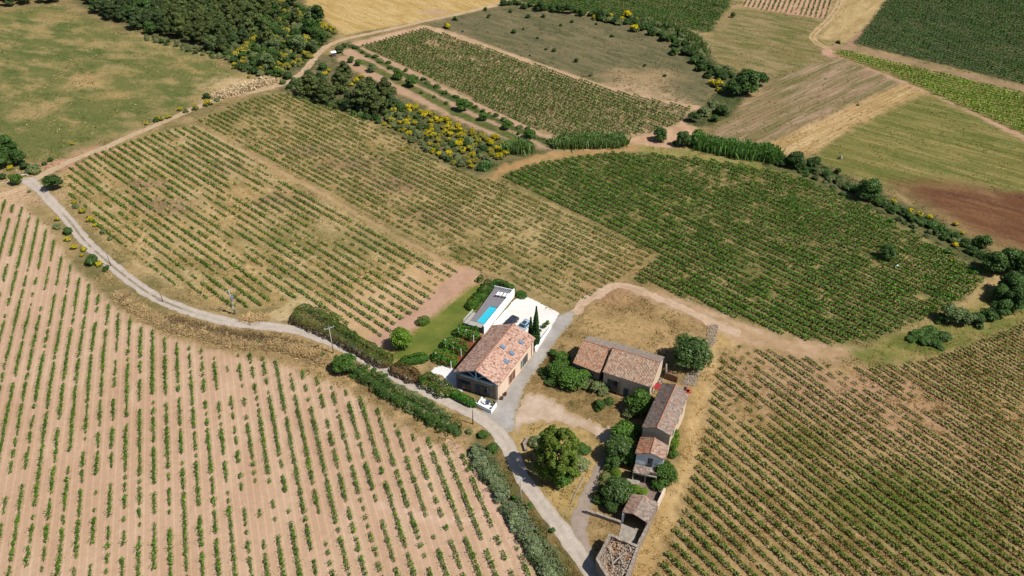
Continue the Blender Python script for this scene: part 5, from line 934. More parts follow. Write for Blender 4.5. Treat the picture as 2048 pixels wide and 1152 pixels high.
# ---------------------------------------------------------------- trees, shrubs, hedges
K_PINE=S(88,98,60,1.0); K_DPINE=S(70,86,56,1.1); K_OAK=S(74,94,54,1.1); K_OLV=S(116,124,100); K_GRN=S(84,108,56,1.0); K_BRI=S(116,140,52,1.0); K_GRY=S(142,136,122); K_BRM=S(104,108,72); K_YEL=S(228,206,30,1.25); K_CYP=S(44,72,34,1.2); K_SIL=S(144,144,146); K_REED=S(108,134,92); K_LIME=S(150,176,40,1.1)
def variants(n,*a,**k): return [crown_mesh(a[0],a[1]+i,*a[2:],**k) for i in range(n)]
CR={'pine':variants(4,'crown',500,4200,.105,K_PINE,mode='pine',nl=34,H=2.1,z0=.15,mat=NEEDLE,var=.22),
 'dpine':variants(3,'crown',510,4200,.105,K_DPINE,mode='pine',nl=34,H=2.1,z0=.15,mat=NEEDLE,var=.2),
 'oak':variants(4,'crown',520,3600,.115,K_OAK,nl=28,H=1.5,z0=.15),
 'oakbig':variants(2,'crown',525,7000,.085,K_OAK,nl=46,H=1.5,z0=.12,col2=K_OLV,c2p=.25),
 'pinebig':variants(1,'crown',528,15000,.06,S(88,106,46,1.1),mode='lumpy',nl=120,H=1.9,z0=.1,mat=NEEDLE,col2=S(104,116,50,1.0),c2p=.3,var=.22,inner=.1),
 'green':variants(3,'crown',530,3400,.12,K_GRN,nl=26,H=1.4,z0=.12,col2=S(112,138,60),c2p=.2),
 'greenbig':variants(2,'crown',535,5500,.095,K_GRN,nl=46,H=1.4,z0=.1,col2=S(110,136,60),c2p=.25,squash=.75),
 'bright':variants(1,'crown',540,5200,.095,K_BRI,nl=44,H=1.5,z0=.2,col2=S(140,158,64),c2p=.3),
 'grey':variants(3,'crown',550,2600,.12,K_GRY,mode='mound',nl=24,H=1.1,z0=.0,col2=S(112,122,78),c2p=.3),
 'shrub':variants(4,'crown',560,2600,.125,K_GRN,mode='mound',nl=22,H=1.15,z0=.0,col2=K_OAK,c2p=.35),
 'dark':variants(3,'crown',570,2600,.125,K_OAK,mode='mound',nl=22,H=1.2,z0=.0,col2=K_DPINE,c2p=.3),
 'olive':variants(2,'crown',580,2800,.11,K_OLV,nl=24,H=1.4,z0=.15)}
BRM=[crown_mesh('foliage',600+i,1900,.125,K_BRM,mode='mound',nl=22,H=1.15,z0=0,col2=K_GRY,c2p=.3,flower=K_YEL,fp=.95) for i in range(4)]
BRM2=[crown_mesh('foliage',610+i,1900,.125,K_BRM,mode='mound',nl=22,H=1.15,z0=0,col2=K_GRY,c2p=.45,flower=S(220,200,50,1.15),fp=.35) for i in range(3)]
TR=[trunk_mesh('trunk',700+i) for i in range(4)]
HASTRUNK={'pine','dpine','oak','oakbig','pinebig','green','greenbig','bright','olive'}
HGT={'pine':2.25,'dpine':2.25,'oak':1.65,'oakbig':1.6,'pinebig':1.85,'green':1.5,'greenbig':1.5,'bright':1.65,'grey':1.1,'shrub':1.2,'dark':1.25,'olive':1.5,'broom':1.2,'broomy':1.2}
rT=random.Random(99)
def rank(items,where,tiers=1,names=None):
    "give every thing of a planted group its own label: kind + order from the left + rank from front to back"
    if not items: return
    ys=sorted(-i[3] for i in items); n=len(ys); cuts=[ys[int(n*t/tiers)] for t in range(1,tiers)]
    T=[[] for _ in range(tiers)]
    for it in items: T[sum(-it[3]>=c for c in cuts)].append(it)
    names=names or ['front']+[ordw(i) for i in range(2,tiers)]+['rearmost']
    for t,l in enumerate(T):
        l.sort(key=lambda i:i[2])
        for k_,(o,kind,ix,iy) in enumerate(l): o['label']=ADJ[kind]+', '+ordw(k_+1)+' from the left'+((' in the '+names[t]+' rank') if tiers>1 else '')+' '+where
ADJ={'pine':'olive green pine','dpine':'dark bluish pine','oak':'dark round oak','dark':'dark green shrub','shrub':'mid-green shrub','grey':'greyish scrub bush','broom':'yellow broom','broomy':'thinly flowering broom','olive':'grey-green olive','green':'leafy green tree','grey2':'silvery shrub'}
NAME={'pine':'pine_tree','dpine':'pine_tree','oak':'oak_tree','oakbig':'oak_tree','pinebig':'pine_tree','green':'leafy_tree','greenbig':'leafy_tree','bright':'leafy_tree','olive':'olive_tree','grey':'grey_shrub','shrub':'green_shrub','dark':'dark_shrub','broom':'broom_shrub','broomy':'broom_shrub'}
CATN={'pine_tree':'tree','oak_tree':'tree','leafy_tree':'tree','olive_tree':'tree','grey_shrub':'shrub','green_shrub':'shrub','dark_shrub':'shrub','broom_shrub':'shrub'}
def plant(kind,x,y,r,label=None,group=None,hs=1.0,sx=1.0,px=True,rot=None):
    "x,y,r: crown centre and radius in photo pixels (px) or foot position and radius in metres"
    if px:
        R_=r/pxm(y); hc=HGT[kind]*R_*hs*.5; p=P(x,y,hc); p.z=-.02
    else: R_=r; p=Vector((x,y,-.02))
    nm=NAME[kind]; rz=rT.uniform(0,6.28) if rot is None else rot
    if kind in('broom','broomy'):
        fo,fl=rT.choice(BRM if kind=='broom' else BRM2); o=obj(nm,fo,label=label,cat=CATN[nm],group=group); o.location=p; o.rotation_euler=(0,0,rz); o.scale=(R_*sx,R_,R_*hs); c=obj('flowers',fl,o); return o
    me=rT.choice(CR[kind])
    if kind in HASTRUNK:
        e=empty(nm,p,rz,label=label,cat=CATN[nm],group=group); c=obj('crown',me,e); c.scale=(R_*sx,R_,R_*hs); t=obj('trunk',rT.choice(TR),e); t.scale=(R_*.8,R_*.8,R_*HGT[kind]*hs*.62); return e
    o=obj(nm,me,label=label,cat=CATN[nm],group=group); o.location=p; o.rotation_euler=(0,0,rz); o.scale=(R_*sx,R_,R_*hs); return o
def scatter(polypx,spacing,kinds,rr,label,group,seed,hs=(.85,1.15),edge=0,tiers=1):
    "poisson-like planting inside a photo polygon, in world metres"
    rng=random.Random(seed); pl=[tuple(v[:2]) for v in PP(polypx)]; x0,x1=min(p[0] for p in pl),max(p[0] for p in pl); y0,y1=min(p[1] for p in pl),max(p[1] for p in pl)
    pts=[]; tries=int((x1-x0)*(y1-y0)/spacing**2*14)
    cand=np.array([(rng.uniform(x0,x1),rng.uniform(y0,y1)) for _ in range(tries)]); ok=sdist(cand[:,0],cand[:,1],pl)>edge
    for c in cand[ok]:
        if all((c[0]-q[0])**2+(c[1]-q[1])**2>spacing**2 for q in pts): pts.append(tuple(c))
    IT=[]
    for i,(x,y) in enumerate(pts):
        zc=y*ct+HCAM*st; ix=1024+x/zc*FPX; iy=576-(y*st-HCAM*ct)/zc*FPX
        if ix<-60 or ix>2110 or iy<-45 or iy>1190: continue
        k=kinds(rng,ix,iy) if callable(kinds) else rng.choice(kinds); n_=NAME[k].replace('_',' ')
        lb='x'
        gp=(group+', '+n_+'s') if group else None
        o_=plant(k,x,y,rng.uniform(*rr)*(1 if k not in('grey','shrub','dark','broom','broomy') else .72),lb,gp,hs=rng.uniform(*hs),px=False); IT.append((o_,k,ix,iy))
    rank(IT,label,tiers)
# wood at the top left
def kw(rng,x,y):
    if x<330: return rng.choice(['dpine','dpine','dpine','oak'])
    if x<490 and y<95: return rng.choice(['pine','pine','pine','dpine'])
    if y>90 or x>560: return rng.choice(['oak','pine','dark','shrub','broomy','grey','dark','olive','broomy'])
    return rng.choice(['pine','oak','pine','dark','broomy'])
def lw(k,x,y): 
    w='left, darkest side of the hillside wood' if x<330 else ('middle of the top-left wood' if x<490 else 'thin right-hand side of the top-left wood')
    return ADJ[k]+' in the '+w
scatter([(150,-25),(185,22),(225,42),(262,50),(300,68),(345,80),(400,96),(440,108),(475,135),(520,150),(565,148),(605,128),(632,100),(655,80),(668,68),(640,42),(605,16),(585,-25)],4.6,kw,(2.9,4.3),'of the hillside wood','trees and scrub in the top-left wood',3,tiers=6)
scatter([(-60,-40),(150,-40),(120,4),(60,8),(0,14),(-60,22)],5.0,['dpine','oak','dpine'],(2.8,4.0),'above the meadow','trees above the meadow',4,tiers=2)
for x,y,r in ((649,49,9),(507,73,8),(594,99,9),(570,110,8),(415,104,4),(469,128,6),(466,135,5),(498,153,5),(560,128,6),(530,105,7),(622,112,7),(640,78,6),(605,62,7),(575,72,6),(545,88,6)): plant('broom',x,y,r,'bright yellow broom bush at the sunny edge of the top-left wood','yellow broom along the wood edge')
plant('green',554,146,12,'vivid green bush at the lower tip of the top-left wood')
# grove in the centre top
for i,(x,y,r,k) in enumerate([(619,165,26,'pine'),(648,180,24,'pine'),(678,165,24,'pine'),(687,139,18,'pine'),(725,190,30,'pine'),(752,204,26,'pine'),(770,177,24,'pine'),(700,200,20,'dpine'),(640,160,18,'dpine'),(740,172,20,'pine'),(780,200,18,'dpine'),(603,178,15,'pine')]): plant(k,x,y,r,('dark ' if k=='dpine' else 'tall ')+'pine in the grove between the track and the broom slope','pines of the central grove, '+k,hs=.8)
plant('dark',645,132,12,'round dark shrub at the upper edge of the central grove')
for x,y,r,k in ((575,150,12,'dark'),(590,160,12,'grey'),(565,163,9,'grey'),(600,190,9,'grey'),(690,215,10,'dark'),(720,228,9,'grey'),(660,205,9,'dark'),(800,212,14,'dark'),(815,228,12,'grey')): plant(k,x,y,r,ADJ[k]+' at the foot of the central grove','scrub at the foot of the central grove, '+k)
for x,y,r in ((650,146,8),(658,140,6),(712,160,9),(722,152,8),(703,168,6),(598,186,4),(676,206,5)): plant('broom',x,y,r,'yellow broom growing among the pines of the central grove','broom in the central grove')
# terrace orchard
ORCH=[(702,119,8,'green','small dark green orchard tree, second from the hut'),(716,126,8,'green','small orchard tree with pale leaves beside the dark one near the hut'),(743,136,11,'olive','half-bare orchard tree on the upper terrace'),(796,150,12,'green','orchard tree right behind the tallest pine'),(822,164,13,'green','spreading orchard tree with a wide shadow on the terrace'),(843,184,5,'shrub','first of three tiny shrubs between the soil strips, leftmost'),(868,193,5,'shrub','middle one of three tiny shrubs between the soil strips'),(893,205,6,'shrub','last of three tiny shrubs, next to the big orchard tree'),(924,210,16,'green','largest round green orchard tree on the terrace'),(967,233,11,'green','green orchard tree right below the largest one'),(1014,250,12,'green','orchard tree third from the lower terrace end'),(1037,266,6,'shrub','tiny orchard shrub between the last two trees'),(1060,268,13,'green','last orchard tree at the lower terrace end'),(679,99,10,'olive','olive tree beside the tiny hut'),(688,90,8,'dark','dark shrub above the hut on the green bank')]
for x,y,r,k,lb in ORCH: plant(k,x,y,r,lb,hs=.9)
for i,t in enumerate(np.linspace(0,1,34)):
    x=700+t*400+rT.uniform(-5,5); y=90+t*192+rT.uniform(-4,4); k=rT.choice(['shrub','dark','shrub','grey']); plant(k,x,y,rT.uniform(5,9),ADJ[k]+' on the green bank between orchard and vineyard','shrubs on the orchard bank, '+k,hs=.7)
# broom slope
def kb(rng,x,y):
    line=215+(x-830)*.44
    return rng.choice(['broom','broom','broom','broom','broomy']) if y<line+18 else rng.choice(['grey','grey','broomy','broom','dark','grey','broom'])
scatter([(768,232),(800,214),(832,218),(870,232),(900,245),(935,262),(965,268),(1000,284),(1030,300),(1000,320),(975,334),(950,342),(915,330),(880,318),(850,300),(820,282),(790,262)],2.3,kb,(1.7,2.7),'of the flowering slope','scrub of the flowering slope',8,hs=(.8,1.1),tiers=5)
for x,y,r in ((769,247,6),(780,252,6),(799,259,5),(795,296,0),(806,298,5),(866,300,9),(899,313,7),(901,293,4)): 
    if r: plant('broom',x,y,r,'yellow broom clump at the left, lower rim of the flowering slope','broom at the rim of the flowering slope')
# along the left track and road
for x,y,r,k,lb in [(292,246,6,'broom','leftmost yellow broom beside the long dirt track'),(312,238,8,'shrub','green shrub between two brooms beside the dirt track'),(322,236,8,'broom','large yellow broom of the left roadside group'),(336,233,7,'broom','yellow broom right of the large one by the dirt track'),(360,217,7,'broom','small round broom, middle of the dirt track row'),(371,221,7,'grey','grey bush next to the small round broom'),(389,214,9,'broomy','thin flowering broom by the dirt track bend'),(415,205,11,'broom','wide yellow broom below the bare reeds'),(413,190,10,'dark','dark bush above the wide yellow broom'),(434,198,7,'grey','grey bush at the pale reeds'),(144,287,5,'broom','single small broom in the meadow margin at left'),
 (148,403,6,'broom','topmost yellow broom right of the road at left'),(150,411,8,'grey','grey scrub under the topmost roadside broom'),(164,421,9,'broom','second yellow broom down the road verge'),(180,437,9,'broom','third yellow broom down the road verge'),(190,449,6,'broom','fourth and smallest broom down the road verge'),(205,462,8,'grey','grey bush beneath the row of roadside brooms'),(219,476,7,'grey','lowest grey bush of the right road verge'),
 (113,438,7,'broom','topmost broom left of the road'),(114,451,10,'grey','grey bush under the topmost broom left of the road'),(134,461,12,'dark','dark bush left of the road between brooms'),(134,477,8,'broom','orange-yellow broom under the dark bush'),(147,493,9,'broom','broom in the middle of the left verge row'),(166,497,8,'broom','broom touching the big dark shrub'),(163,510,5,'broom','tiny broom below the left verge row'),(182,518,17,'dark','big dark green shrub left of the road'),(198,526,9,'broom','broom on the right flank of the big dark shrub'),(212,535,9,'dark','small dark bush at the end of the left verge row'),(58,382,5,'grey','small grey bush between the two tracks at far left'),
 (105,365,19,'oak','round green oak at the road junction with its shadow on the road'),(31,359,13,'green','bright green tree left of the road junction'),(20,334,8,'broom','broom in the thicket at the left picture edge'),(66,336,17,'grey','grey-green bush above the road junction'),(50,330,13,'dark','dark bush in the left edge thicket'),(12,296,24,'oak','largest dark oak at the left picture edge'),(35,316,17,'oak','dark oak right of the largest one at the left edge'),(2,322,18,'oak','dark oak cut by the left picture edge'),(6,352,10,'shrub','low green shrub below the left edge thicket'),(100,318,7,'dark','small dark bush on the bank above the track'),(88,326,7,'shrub','small green bush on the bank above the track')]: plant(k,x,y,r,lb)
plant('green',690,728,27,'round green tree on the road bank beneath the T-topped pole',hs=.8)
# dark fallow shrubs
for x,y,r,k in ((910,36,7,'dark'),(1028,62,7,'dark'),(1021,21,6,'dark'),(1056,31,7,'dark'),(1087,31,6,'dark'),(1047,57,4,'dark'),(1092,97,4,'dark'),(1108,99,6,'dark'),(1153,120,7,'shrub'),(1224,71,5,'dark'),(1144,42,5,'dark'),(1122,49,5,'dark'),(1075,75,4,'dark'),(978,31,6,'dark'),(1349,101,13,'shrub'),(971,17,6,'dark'),(1193,47,4,'dark'),(1060,110,3,'dark'),(925,62,3,'dark'),(1180,150,4,'shrub'),(1290,130,5,'shrub'),(1330,150,5,'shrub')): plant(k,x,y,r,'small '+('dark' if k=='dark' else 'green')+' bush dotted over the grey-green fallow field','bushes in the fallow field, '+k)
plant('broom',894,50,10,'lone bright yellow broom in the corner of the fallow field')
for i,x in enumerate(np.linspace(1008,1240,24)): k=rT.choice(['dark','oak','dark']); plant(k,x+rT.uniform(-3,3),3+(x-1008)*.13+rT.uniform(-3,3),rT.uniform(7,11),'dark hedge '+('tree' if k=='oak' else 'bush')+' along the top of the fallow field','hedge above the fallow field, '+k)
for x,y,r in ((1190,34,8),(1208,37,7),(1228,36,7),(1255,28,12),(1271,39,9),(1269,55,12),(1245,38,9),(1222,30,6)): plant('broom',x,y,r,'bright yellow broom at the top corner of the fallow field','broom above the fallow field')
# hedge belt to the right
BEL=[(1288,44),(1310,54),(1335,66),(1358,78),(1378,94),(1394,110),(1408,126),(1424,138),(1450,142)]
for i,(x,y) in enumerate(BEL):
    plant('dark',x-6,y+8,13,'dark bush in the shaded side of the hedge belt','curved hedge belt, dark side'); plant('grey',x+6,y-4,14,'grey-green bush on the upper side of the hedge belt','curved hedge belt, pale side'); plant('dark',x+12,y+6,11,'dark bush in the shaded side of the hedge belt','curved hedge belt, dark side')
for x,y,r,k,lb in [(1497,166,28,'oak','largest dark tree of the clump beside the yellow broom'),(1468,176,19,'oak','dark tree on the left of the clump, behind the broom'),(1520,158,17,'oak','dark tree on the right of the clump above the striped field'),(1436,166,15,'broom','big yellow broom against the dark tree clump'),(1425,163,10,'broom','smaller yellow broom left of the big one'),(1438,178,8,'broom','low yellow broom under the big one'),(1428,210,20,'grey','leafless greyish bush above the creek trees'),(1410,220,18,'grey','brown-grey bush nearest the vineyard corner'),(1446,220,19,'shrub','bright green bush beside the greyish ones'),(1430,236,13,'shrub','green bush below the greyish ones'),(1388,234,13,'oak','small dark tree at the vineyard corner, casting a shadow'),(1322,270,16,'oak','upright dark tree at the end of the reed bed'),(1366,278,18,'oak','round dark tree left of the long reed bed'),(1396,268,11,'oak','smaller dark tree leaning into the long reed bed'),(1350,284,8,'dark','dark bush between two trees by the reed bed'),
 (1570,322,15,'dark','dark bush at the right end of the long reed bed'),(1592,320,19,'oak','dark tree right of the long reed bed'),(1629,326,16,'oak','second dark tree right of the reed bed'),(1650,337,10,'dark','dark bush after the second dark tree'),(1676,342,7,'oak','tiny round tree below the boulder'),(1662,356,12,'grey','grey bush in the creek hedge below the boulder'),(1680,362,12,'grey','second grey bush in the creek hedge'),(1697,370,13,'dark','dark bush left of the big creek tree'),(1717,373,14,'dark','dark bush touching the big creek tree'),(1739,381,26,'oak','big dark creek tree by the brown field corner'),(1767,405,13,'shrub','green bush below the big creek tree'),(1786,402,11,'broomy','thinly flowering broom near the brown field corner'),(1800,416,10,'shrub','green bush between creek brooms'),(1820,422,12,'broom','largest yellow broom of the creek hedge'),(1841,428,10,'broom','yellow broom next to the largest creek broom'),(1860,433,8,'broom','small creek broom at the right of the pair'),(1845,440,12,'dark','dark bush under the creek brooms'),(1866,446,13,'dark','dark bush in the middle of the creek hedge'),(1884,458,16,'shrub','wide green bush in the creek hedge'),(1912,447,8,'broom','upper creek broom beside the brown field'),(1924,465,7,'broom','creek broom just under the upper one'),(1912,472,15,'shrub','leafy green bush among creek brooms'),(1911,489,8,'broom','low creek broom facing the vineyard'),(1932,482,15,'dark','dark bush beside the low creek broom'),(1965,483,19,'green','light green tree at the brown field edge'),(1945,498,14,'dark','dark bush under the light green tree'),(1950,505,6,'broom','small broom under the light green tree'),(1967,512,8,'broom','last creek broom near the tall trees'),(1904,519,6,'broom','single broom inside the vineyard edge'),(1828,450,10,'grey','grey bush on the vineyard side of the creek'),(1800,436,9,'grey','greyish bush facing the vineyard, upper creek'),(1860,462,9,'grey','greyish bush facing the vineyard, middle creek'),
 (1988,526,28,'oak','leftmost tall dark tree at the right picture edge'),(2016,520,30,'oak','tall dark tree second from the left at the right edge'),(2046,530,30,'oak','tall dark tree cut by the right picture edge, upper'),(2024,572,31,'oak','big dark tree in the centre of the right edge clump'),(2050,575,26,'oak','dark tree cut by the right picture edge, lower'),(2000,588,22,'oak','dark tree facing the vineyard in the right edge clump'),(2034,600,27,'oak','dark tree at the lower right of the clump'),(2006,618,22,'oak','dark tree at the lower left of the clump'),(1981,626,22,'dark','dark bush below the right edge clump'),(1957,636,22,'dark','second dark bush below the right edge clump'),(1931,636,20,'olive','grey-green tree in front of the right clump'),(1904,628,24,'olive','larger grey-green tree in front of the right clump'),(1882,634,16,'shrub','green bush at the left tip of the right clump'),(1777,506,18,'oak','lone dark tree standing inside the green vineyard'),(1340,60,5,'shrub','small bush above the curved belt'),(1466,30,6,'oak','tiny dark tree between the top fields'),(1677,83,6,'dark','dark bush beside the pale double track'),(1430,8,5,'dark','small dark bush near the top vineyard corner'),(1716,209,4,'grey','dark grey bush in the striped field')]: plant(k,x,y,r,lb,hs=.9)
for x,y,r in ((1838,668,22),(1862,664,26),(1888,672,22),(1850,680,20),(1872,684,20),(1822,676,14)): plant('shrub',x,y,r,'low rounded part of the green thicket before the right-hand clump','low green thicket on the right',hs=.55)
# reeds
def reeds(line,width,h,n,col,lb,seed,mat=None,bw=.13):
    rng=np.random.default_rng(seed); L=np.array([tuple(v) for v in smooth_line(PP(line),6)]); seg=np.linalg.norm(np.diff(L,axis=0),axis=1); cum=np.concatenate([[0],np.cumsum(seg)]); s=rng.uniform(0,cum[-1],n)
    x=np.interp(s,cum,L[:,0]); y=np.interp(s,cum,L[:,1]); taper=np.minimum(1,np.minimum(s,cum[-1]-s)/3+.35); x+=rng.normal(size=n)*width*.3*taper; y+=rng.normal(size=n)*width*.3*taper
    cl=fbm(x/1.8,y/1.8,seed,3); hh=h*taper*rng.uniform(.6,1.1,n)*(.55+.8*cl); an=rng.uniform(0,6.28,n); w=bw*rng.uniform(.7,1.4,n); lean=rng.normal(size=(2,n))*.35
    V=[];Cs=[]; base=np.array(col)*np.clip(.6+.8*cl+rng.normal(size=n)*.12,.4,1.5)[:,None]
    for z0,z1 in ((0,.55),(.35,1.0)):
        dx,dy=np.cos(an)*w,np.sin(an)*w; a=np.stack([x+lean[0]*z0-dx,y+lean[1]*z0-dy,hh*z0],-1); b=np.stack([x+lean[0]*z0+dx,y+lean[1]*z0+dy,hh*z0],-1); c=np.stack([x+lean[0]*z1*1.3+dx*1.6,y+lean[1]*z1*1.3+dy*1.6,hh*z1],-1); d=np.stack([x+lean[0]*z1*1.3-dx*1.6,y+lean[1]*z1*1.3-dy*1.6,hh*z1],-1)
        V.append(np.stack([a,b,c,d],1).reshape(-1,3)); Cs.append(np.repeat(base,4,0))
    V=np.concatenate(V); return tag(obj('reed_bed',amesh('reed_bed',V,np.arange(len(V)).reshape(-1,4),mat or LEAF,np.concatenate(Cs))),lb,'reeds')
reeds([(1385,288),(1420,296),(1470,306),(1520,313),(1556,320)],5.0,3.4,9000,S(104,128,88,1.05),'long bright green reed bed between the green vineyard and striped field',1)
reeds([(1112,292),(1150,290),(1200,288),(1246,288)],4.6,2.8,6000,S(124,138,108,1.1),'grey-green reed bed below the upper vineyard corner',2)
reeds([(1012,302),(1035,300),(1058,302)],4.6,2.8,3000,S(120,134,102,1.1),'short grey-green reed bed at the end of the flowering slope',3)
reeds([(962,338),(976,336)],3.2,2.4,1300,S(122,148,116,1.15),'small round clump of blue-green reeds by the reddish path',4)
reeds([(430,196),(470,185),(510,172),(548,160)],4.5,1.1,3500,S(224,200,164,1.4),'strip of dry pale reeds above the dirt track',5,DRY)
reeds([(1300,52),(1345,64),(1385,84),(1405,112)],3.5,3.0,3500,S(130,138,112),'pale reeds inside the curved hedge belt',6)
# ---- hedges and thickets
def hedge(name,line,width,h,leaf,cols,lb,cat='hedge',seed=1,dens=1.0,bump=.25,hl=None,**k):
    rng=np.random.default_rng(seed); L=np.array([tuple(v) for v in smooth_line(PP(line),8)]); seg=np.linalg.norm(np.diff(L,axis=0),axis=1); cum=np.concatenate([[0],np.cumsum(seg)]); T=cum[-1]
    n=int(dens*T*(width+2*h)/(leaf*leaf)*1.7); s=rng.uniform(0,T,n); th=rng.uniform(-.12,math.pi+.12,n)
    x0=np.interp(s,cum,L[:,0]); y0=np.interp(s,cum,L[:,1]); dx=np.interp(s+.4,cum,L[:,0])-np.interp(s-.4,cum,L[:,0]); dy=np.interp(s+.4,cum,L[:,1])-np.interp(s-.4,cum,L[:,1]); l=np.hypot(dx,dy)+1e-9; nx,ny=-dy/l,dx/l
    wv=np.interp(s/T,np.linspace(0,1,len(width_:=([width]*2 if not isinstance(hl,dict) else [v*width for v in hl['w']]))),width_); endt=np.sqrt(np.clip(np.minimum(s,T-s)/(np.minimum(1.2,T/4)),0.02,1))
    B=1+bump*((fbm(s*.9+seed,th*1.2,seed,3)-.5)*2.2); c_,s_=np.cos(th),np.sin(th); e=.55; cx=np.sign(c_)*np.abs(c_)**e; sz=np.abs(s_)**e; inner=np.where(rng.random(n)<.15,rng.uniform(.5,.9,n),1)
    X_=x0+nx*cx*wv/2*B*endt*inner; Y_=y0+ny*cx*wv/2*B*endt*inner; Z_=np.maximum(.05,h*sz*B*endt**.5*inner)
    nr=np.stack([nx*c_,ny*c_,s_+.2],-1); V,F=leaf_quads(np.stack([X_,Y_,Z_],-1),leaf*rng.uniform(.7,1.5,n),rng,nr,1.3)
    f=fbm(X_*.45,Y_*.45,seed+5,3); cA,cB=np.array(cols[0]),np.array(cols[1]); w=np.clip((f-.5)*4+.5,0,1)[:,None]; cc=cA*(1-w)+cB*w
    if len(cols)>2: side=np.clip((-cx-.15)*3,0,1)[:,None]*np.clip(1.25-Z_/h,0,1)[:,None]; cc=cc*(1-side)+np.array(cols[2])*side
    cc=cc*np.clip(1+rng.normal(size=(n,1))*.13,.6,1.5)
    return tag(obj(name,amesh(name,V,F,LEAF,np.repeat(cc,4,0))),lb,cat,**k)
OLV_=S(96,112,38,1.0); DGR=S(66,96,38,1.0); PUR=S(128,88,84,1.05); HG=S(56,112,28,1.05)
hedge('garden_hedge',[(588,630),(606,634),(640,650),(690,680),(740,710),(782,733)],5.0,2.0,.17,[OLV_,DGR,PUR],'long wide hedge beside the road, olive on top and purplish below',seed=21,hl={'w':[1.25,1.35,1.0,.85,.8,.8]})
hedge('garden_hedge',[(784,736),(810,748),(838,764)],3.6,1.7,.2,[S(124,86,72),S(104,92,52),PUR],'reddish-purple hedge section between the olive hedge and round bushes',seed=22)
hedge('garden_hedge',[(800,728),(830,722),(858,718)],2.6,1.4,.18,[S(62,110,36),DGR],'dark green low hedge at the lower lawn edge',seed=23)
hedge('garden_hedge',[(842,760),(858,770),(880,782),(903,794)],3.3,1.9,.19,[OLV_,DGR],'bumpy olive-green hedge around the white paved corner',seed=24,bump=.5)
hedge('clipped_hedge',[(900,788),(925,801),(952,815)],1.9,1.5,.15,[HG,S(70,126,34)],'neatly clipped bright green hedge in front of the stone house',seed=25,bump=.1,dens=1.2)
hedge('pool_hedge',[(938,622),(950,606),(965,592),(975,580),(985,568)],2.9,1.7,.18,[S(92,124,40),S(64,98,36)],'flowering hedge along the lawn side of the pool terrace',seed=26,bump=.35)
hedge('pool_hedge',[(985,568),(1000,570),(1018,578),(1030,585)],1.8,1.5,.18,[S(72,108,40),S(50,84,32)],'dark green hedge behind the far end of the pool terrace',seed=27)
hedge('clipped_bush',[(1034,588),(1043,593),(1052,597)],2.2,1.3,.16,[S(44,96,30),S(54,106,34)],'smooth oval dark green bush at the gravel court corner',cat='bush',seed=28,bump=.1)
hedge('clipped_bush',[(956,560),(965,563)],2.0,1.5,.16,[S(50,98,34),S(70,110,40)],'round dark bush at the upper tip of the lawn',cat='bush',seed=29,bump=.15)
hedge('clipped_bush',[(835,651),(847,646),(858,640)],2.4,1.5,.16,[S(98,120,40),S(80,106,38)],'oval olive-green bush on the lawn edge',cat='bush',seed=30,bump=.15)
def flowers(x,y,r,n,lb,nm='flowering_bush',h=1.9):
    p=P(x,y,h*.6); rng=np.random.default_rng(int(x)); c=rng.normal(size=(n,3))*np.array([r,r,.45])+np.array([p.x,p.y,h*.8]); V,F=leaf_quads(c,.16*np.ones(n),rng,None,1.2); tag(obj(nm,amesh(nm,V,F,PETAL,np.tile((.75,.74,.7),(len(V),1)))),lb,'flowers')
flowers(885,768,.5,60,'white blossoms on the bumpy hedge near the paved corner'); flowers(893,777,.55,60,'second cluster of white blossoms lower on the hedge')
plant('bright',803,679,25,'round yellow-green tree on the corner of the lawn',hs=.92)
# pleached rows over the garden soil
for i,(a,b,lb) in enumerate([((912,668),(958,678),'uppermost leafy pleached row, nearest the pool terrace'),((885,690),(934,707),'middle leafy pleached row beside the house'),((866,714),(914,732),'lowest leafy pleached row above the white paving')]):
    e=empty('pleached_row',P(*a),label=lb,cat='pergola'); o=hedge('crown',[a,((a[0]+b[0])/2,(a[1]+b[1])/2-1),b],3.0,2.3,.24,[S(82,126,48,1.0),S(64,106,40)],None,cat=None,seed=40+i,bump=.4,dens=.8); o.parent=e; o.location=-e.location
    for t,dy in ((.12,0),(.45,0),(.78,-1.5)):
        p=Vector(P(*a)).lerp(P(*b),t); bm=bmesh.new(); tube(bm,p+Vector((0,dy,0)),p+Vector((0,dy,2.0)),.08,.08,7); part(e,'post',fin('post',bm,WHITEP))
# cypresses
def cypress(foot,topy,r,lb,seed):
    p,h=gh(foot,topy); rng=np.random.default_rng(seed); n=4200; t=rng.uniform(0,1,n)**.85; prof=np.sin(np.clip(t*1.02+.04,0,1)**.62*math.pi)**.75*(1-t*.25)+.03; an=rng.uniform(0,6.28,n); rr=r*prof*rng.uniform(.75,1.08,n)*(1+.15*np.sin(an*3+t*9))
    c=np.stack([np.cos(an)*rr,np.sin(an)*rr,.15+t*h],-1); V,F=leaf_quads(c,.2*rng.uniform(.6,1.3,n),rng,np.stack([np.cos(an),np.sin(an),.5+0*an],-1),2.0); e=empty('cypress_tree',p,label=lb,cat='tree'); obj('crown',amesh('crown',V,F,NEEDLE,colvar(n,K_CYP,rng,.22,.06)),e)
    bm=bmesh.new(); tube(bm,(0,0,0),(0,0,h*.6),.14,.05,7); obj('trunk',fin('trunk',bm,BARK),e)
cypress((1071,693),614,.85,'tall slender dark cypress at the house corner',1); cypress((1061,683),636,.5,'smaller dark cypress, left of the tall one',2)
for x,y,r,lb in ((1095,645,5,'topiary ball tree nearest the road, inside the gravel court'),(1088,652,5.5,'topiary ball tree in the middle of the gravel corner')):
    plant('green',x,y,r,lb)
plant('shrub',1080,660,4,'small low shrub nearest the tall cypress')
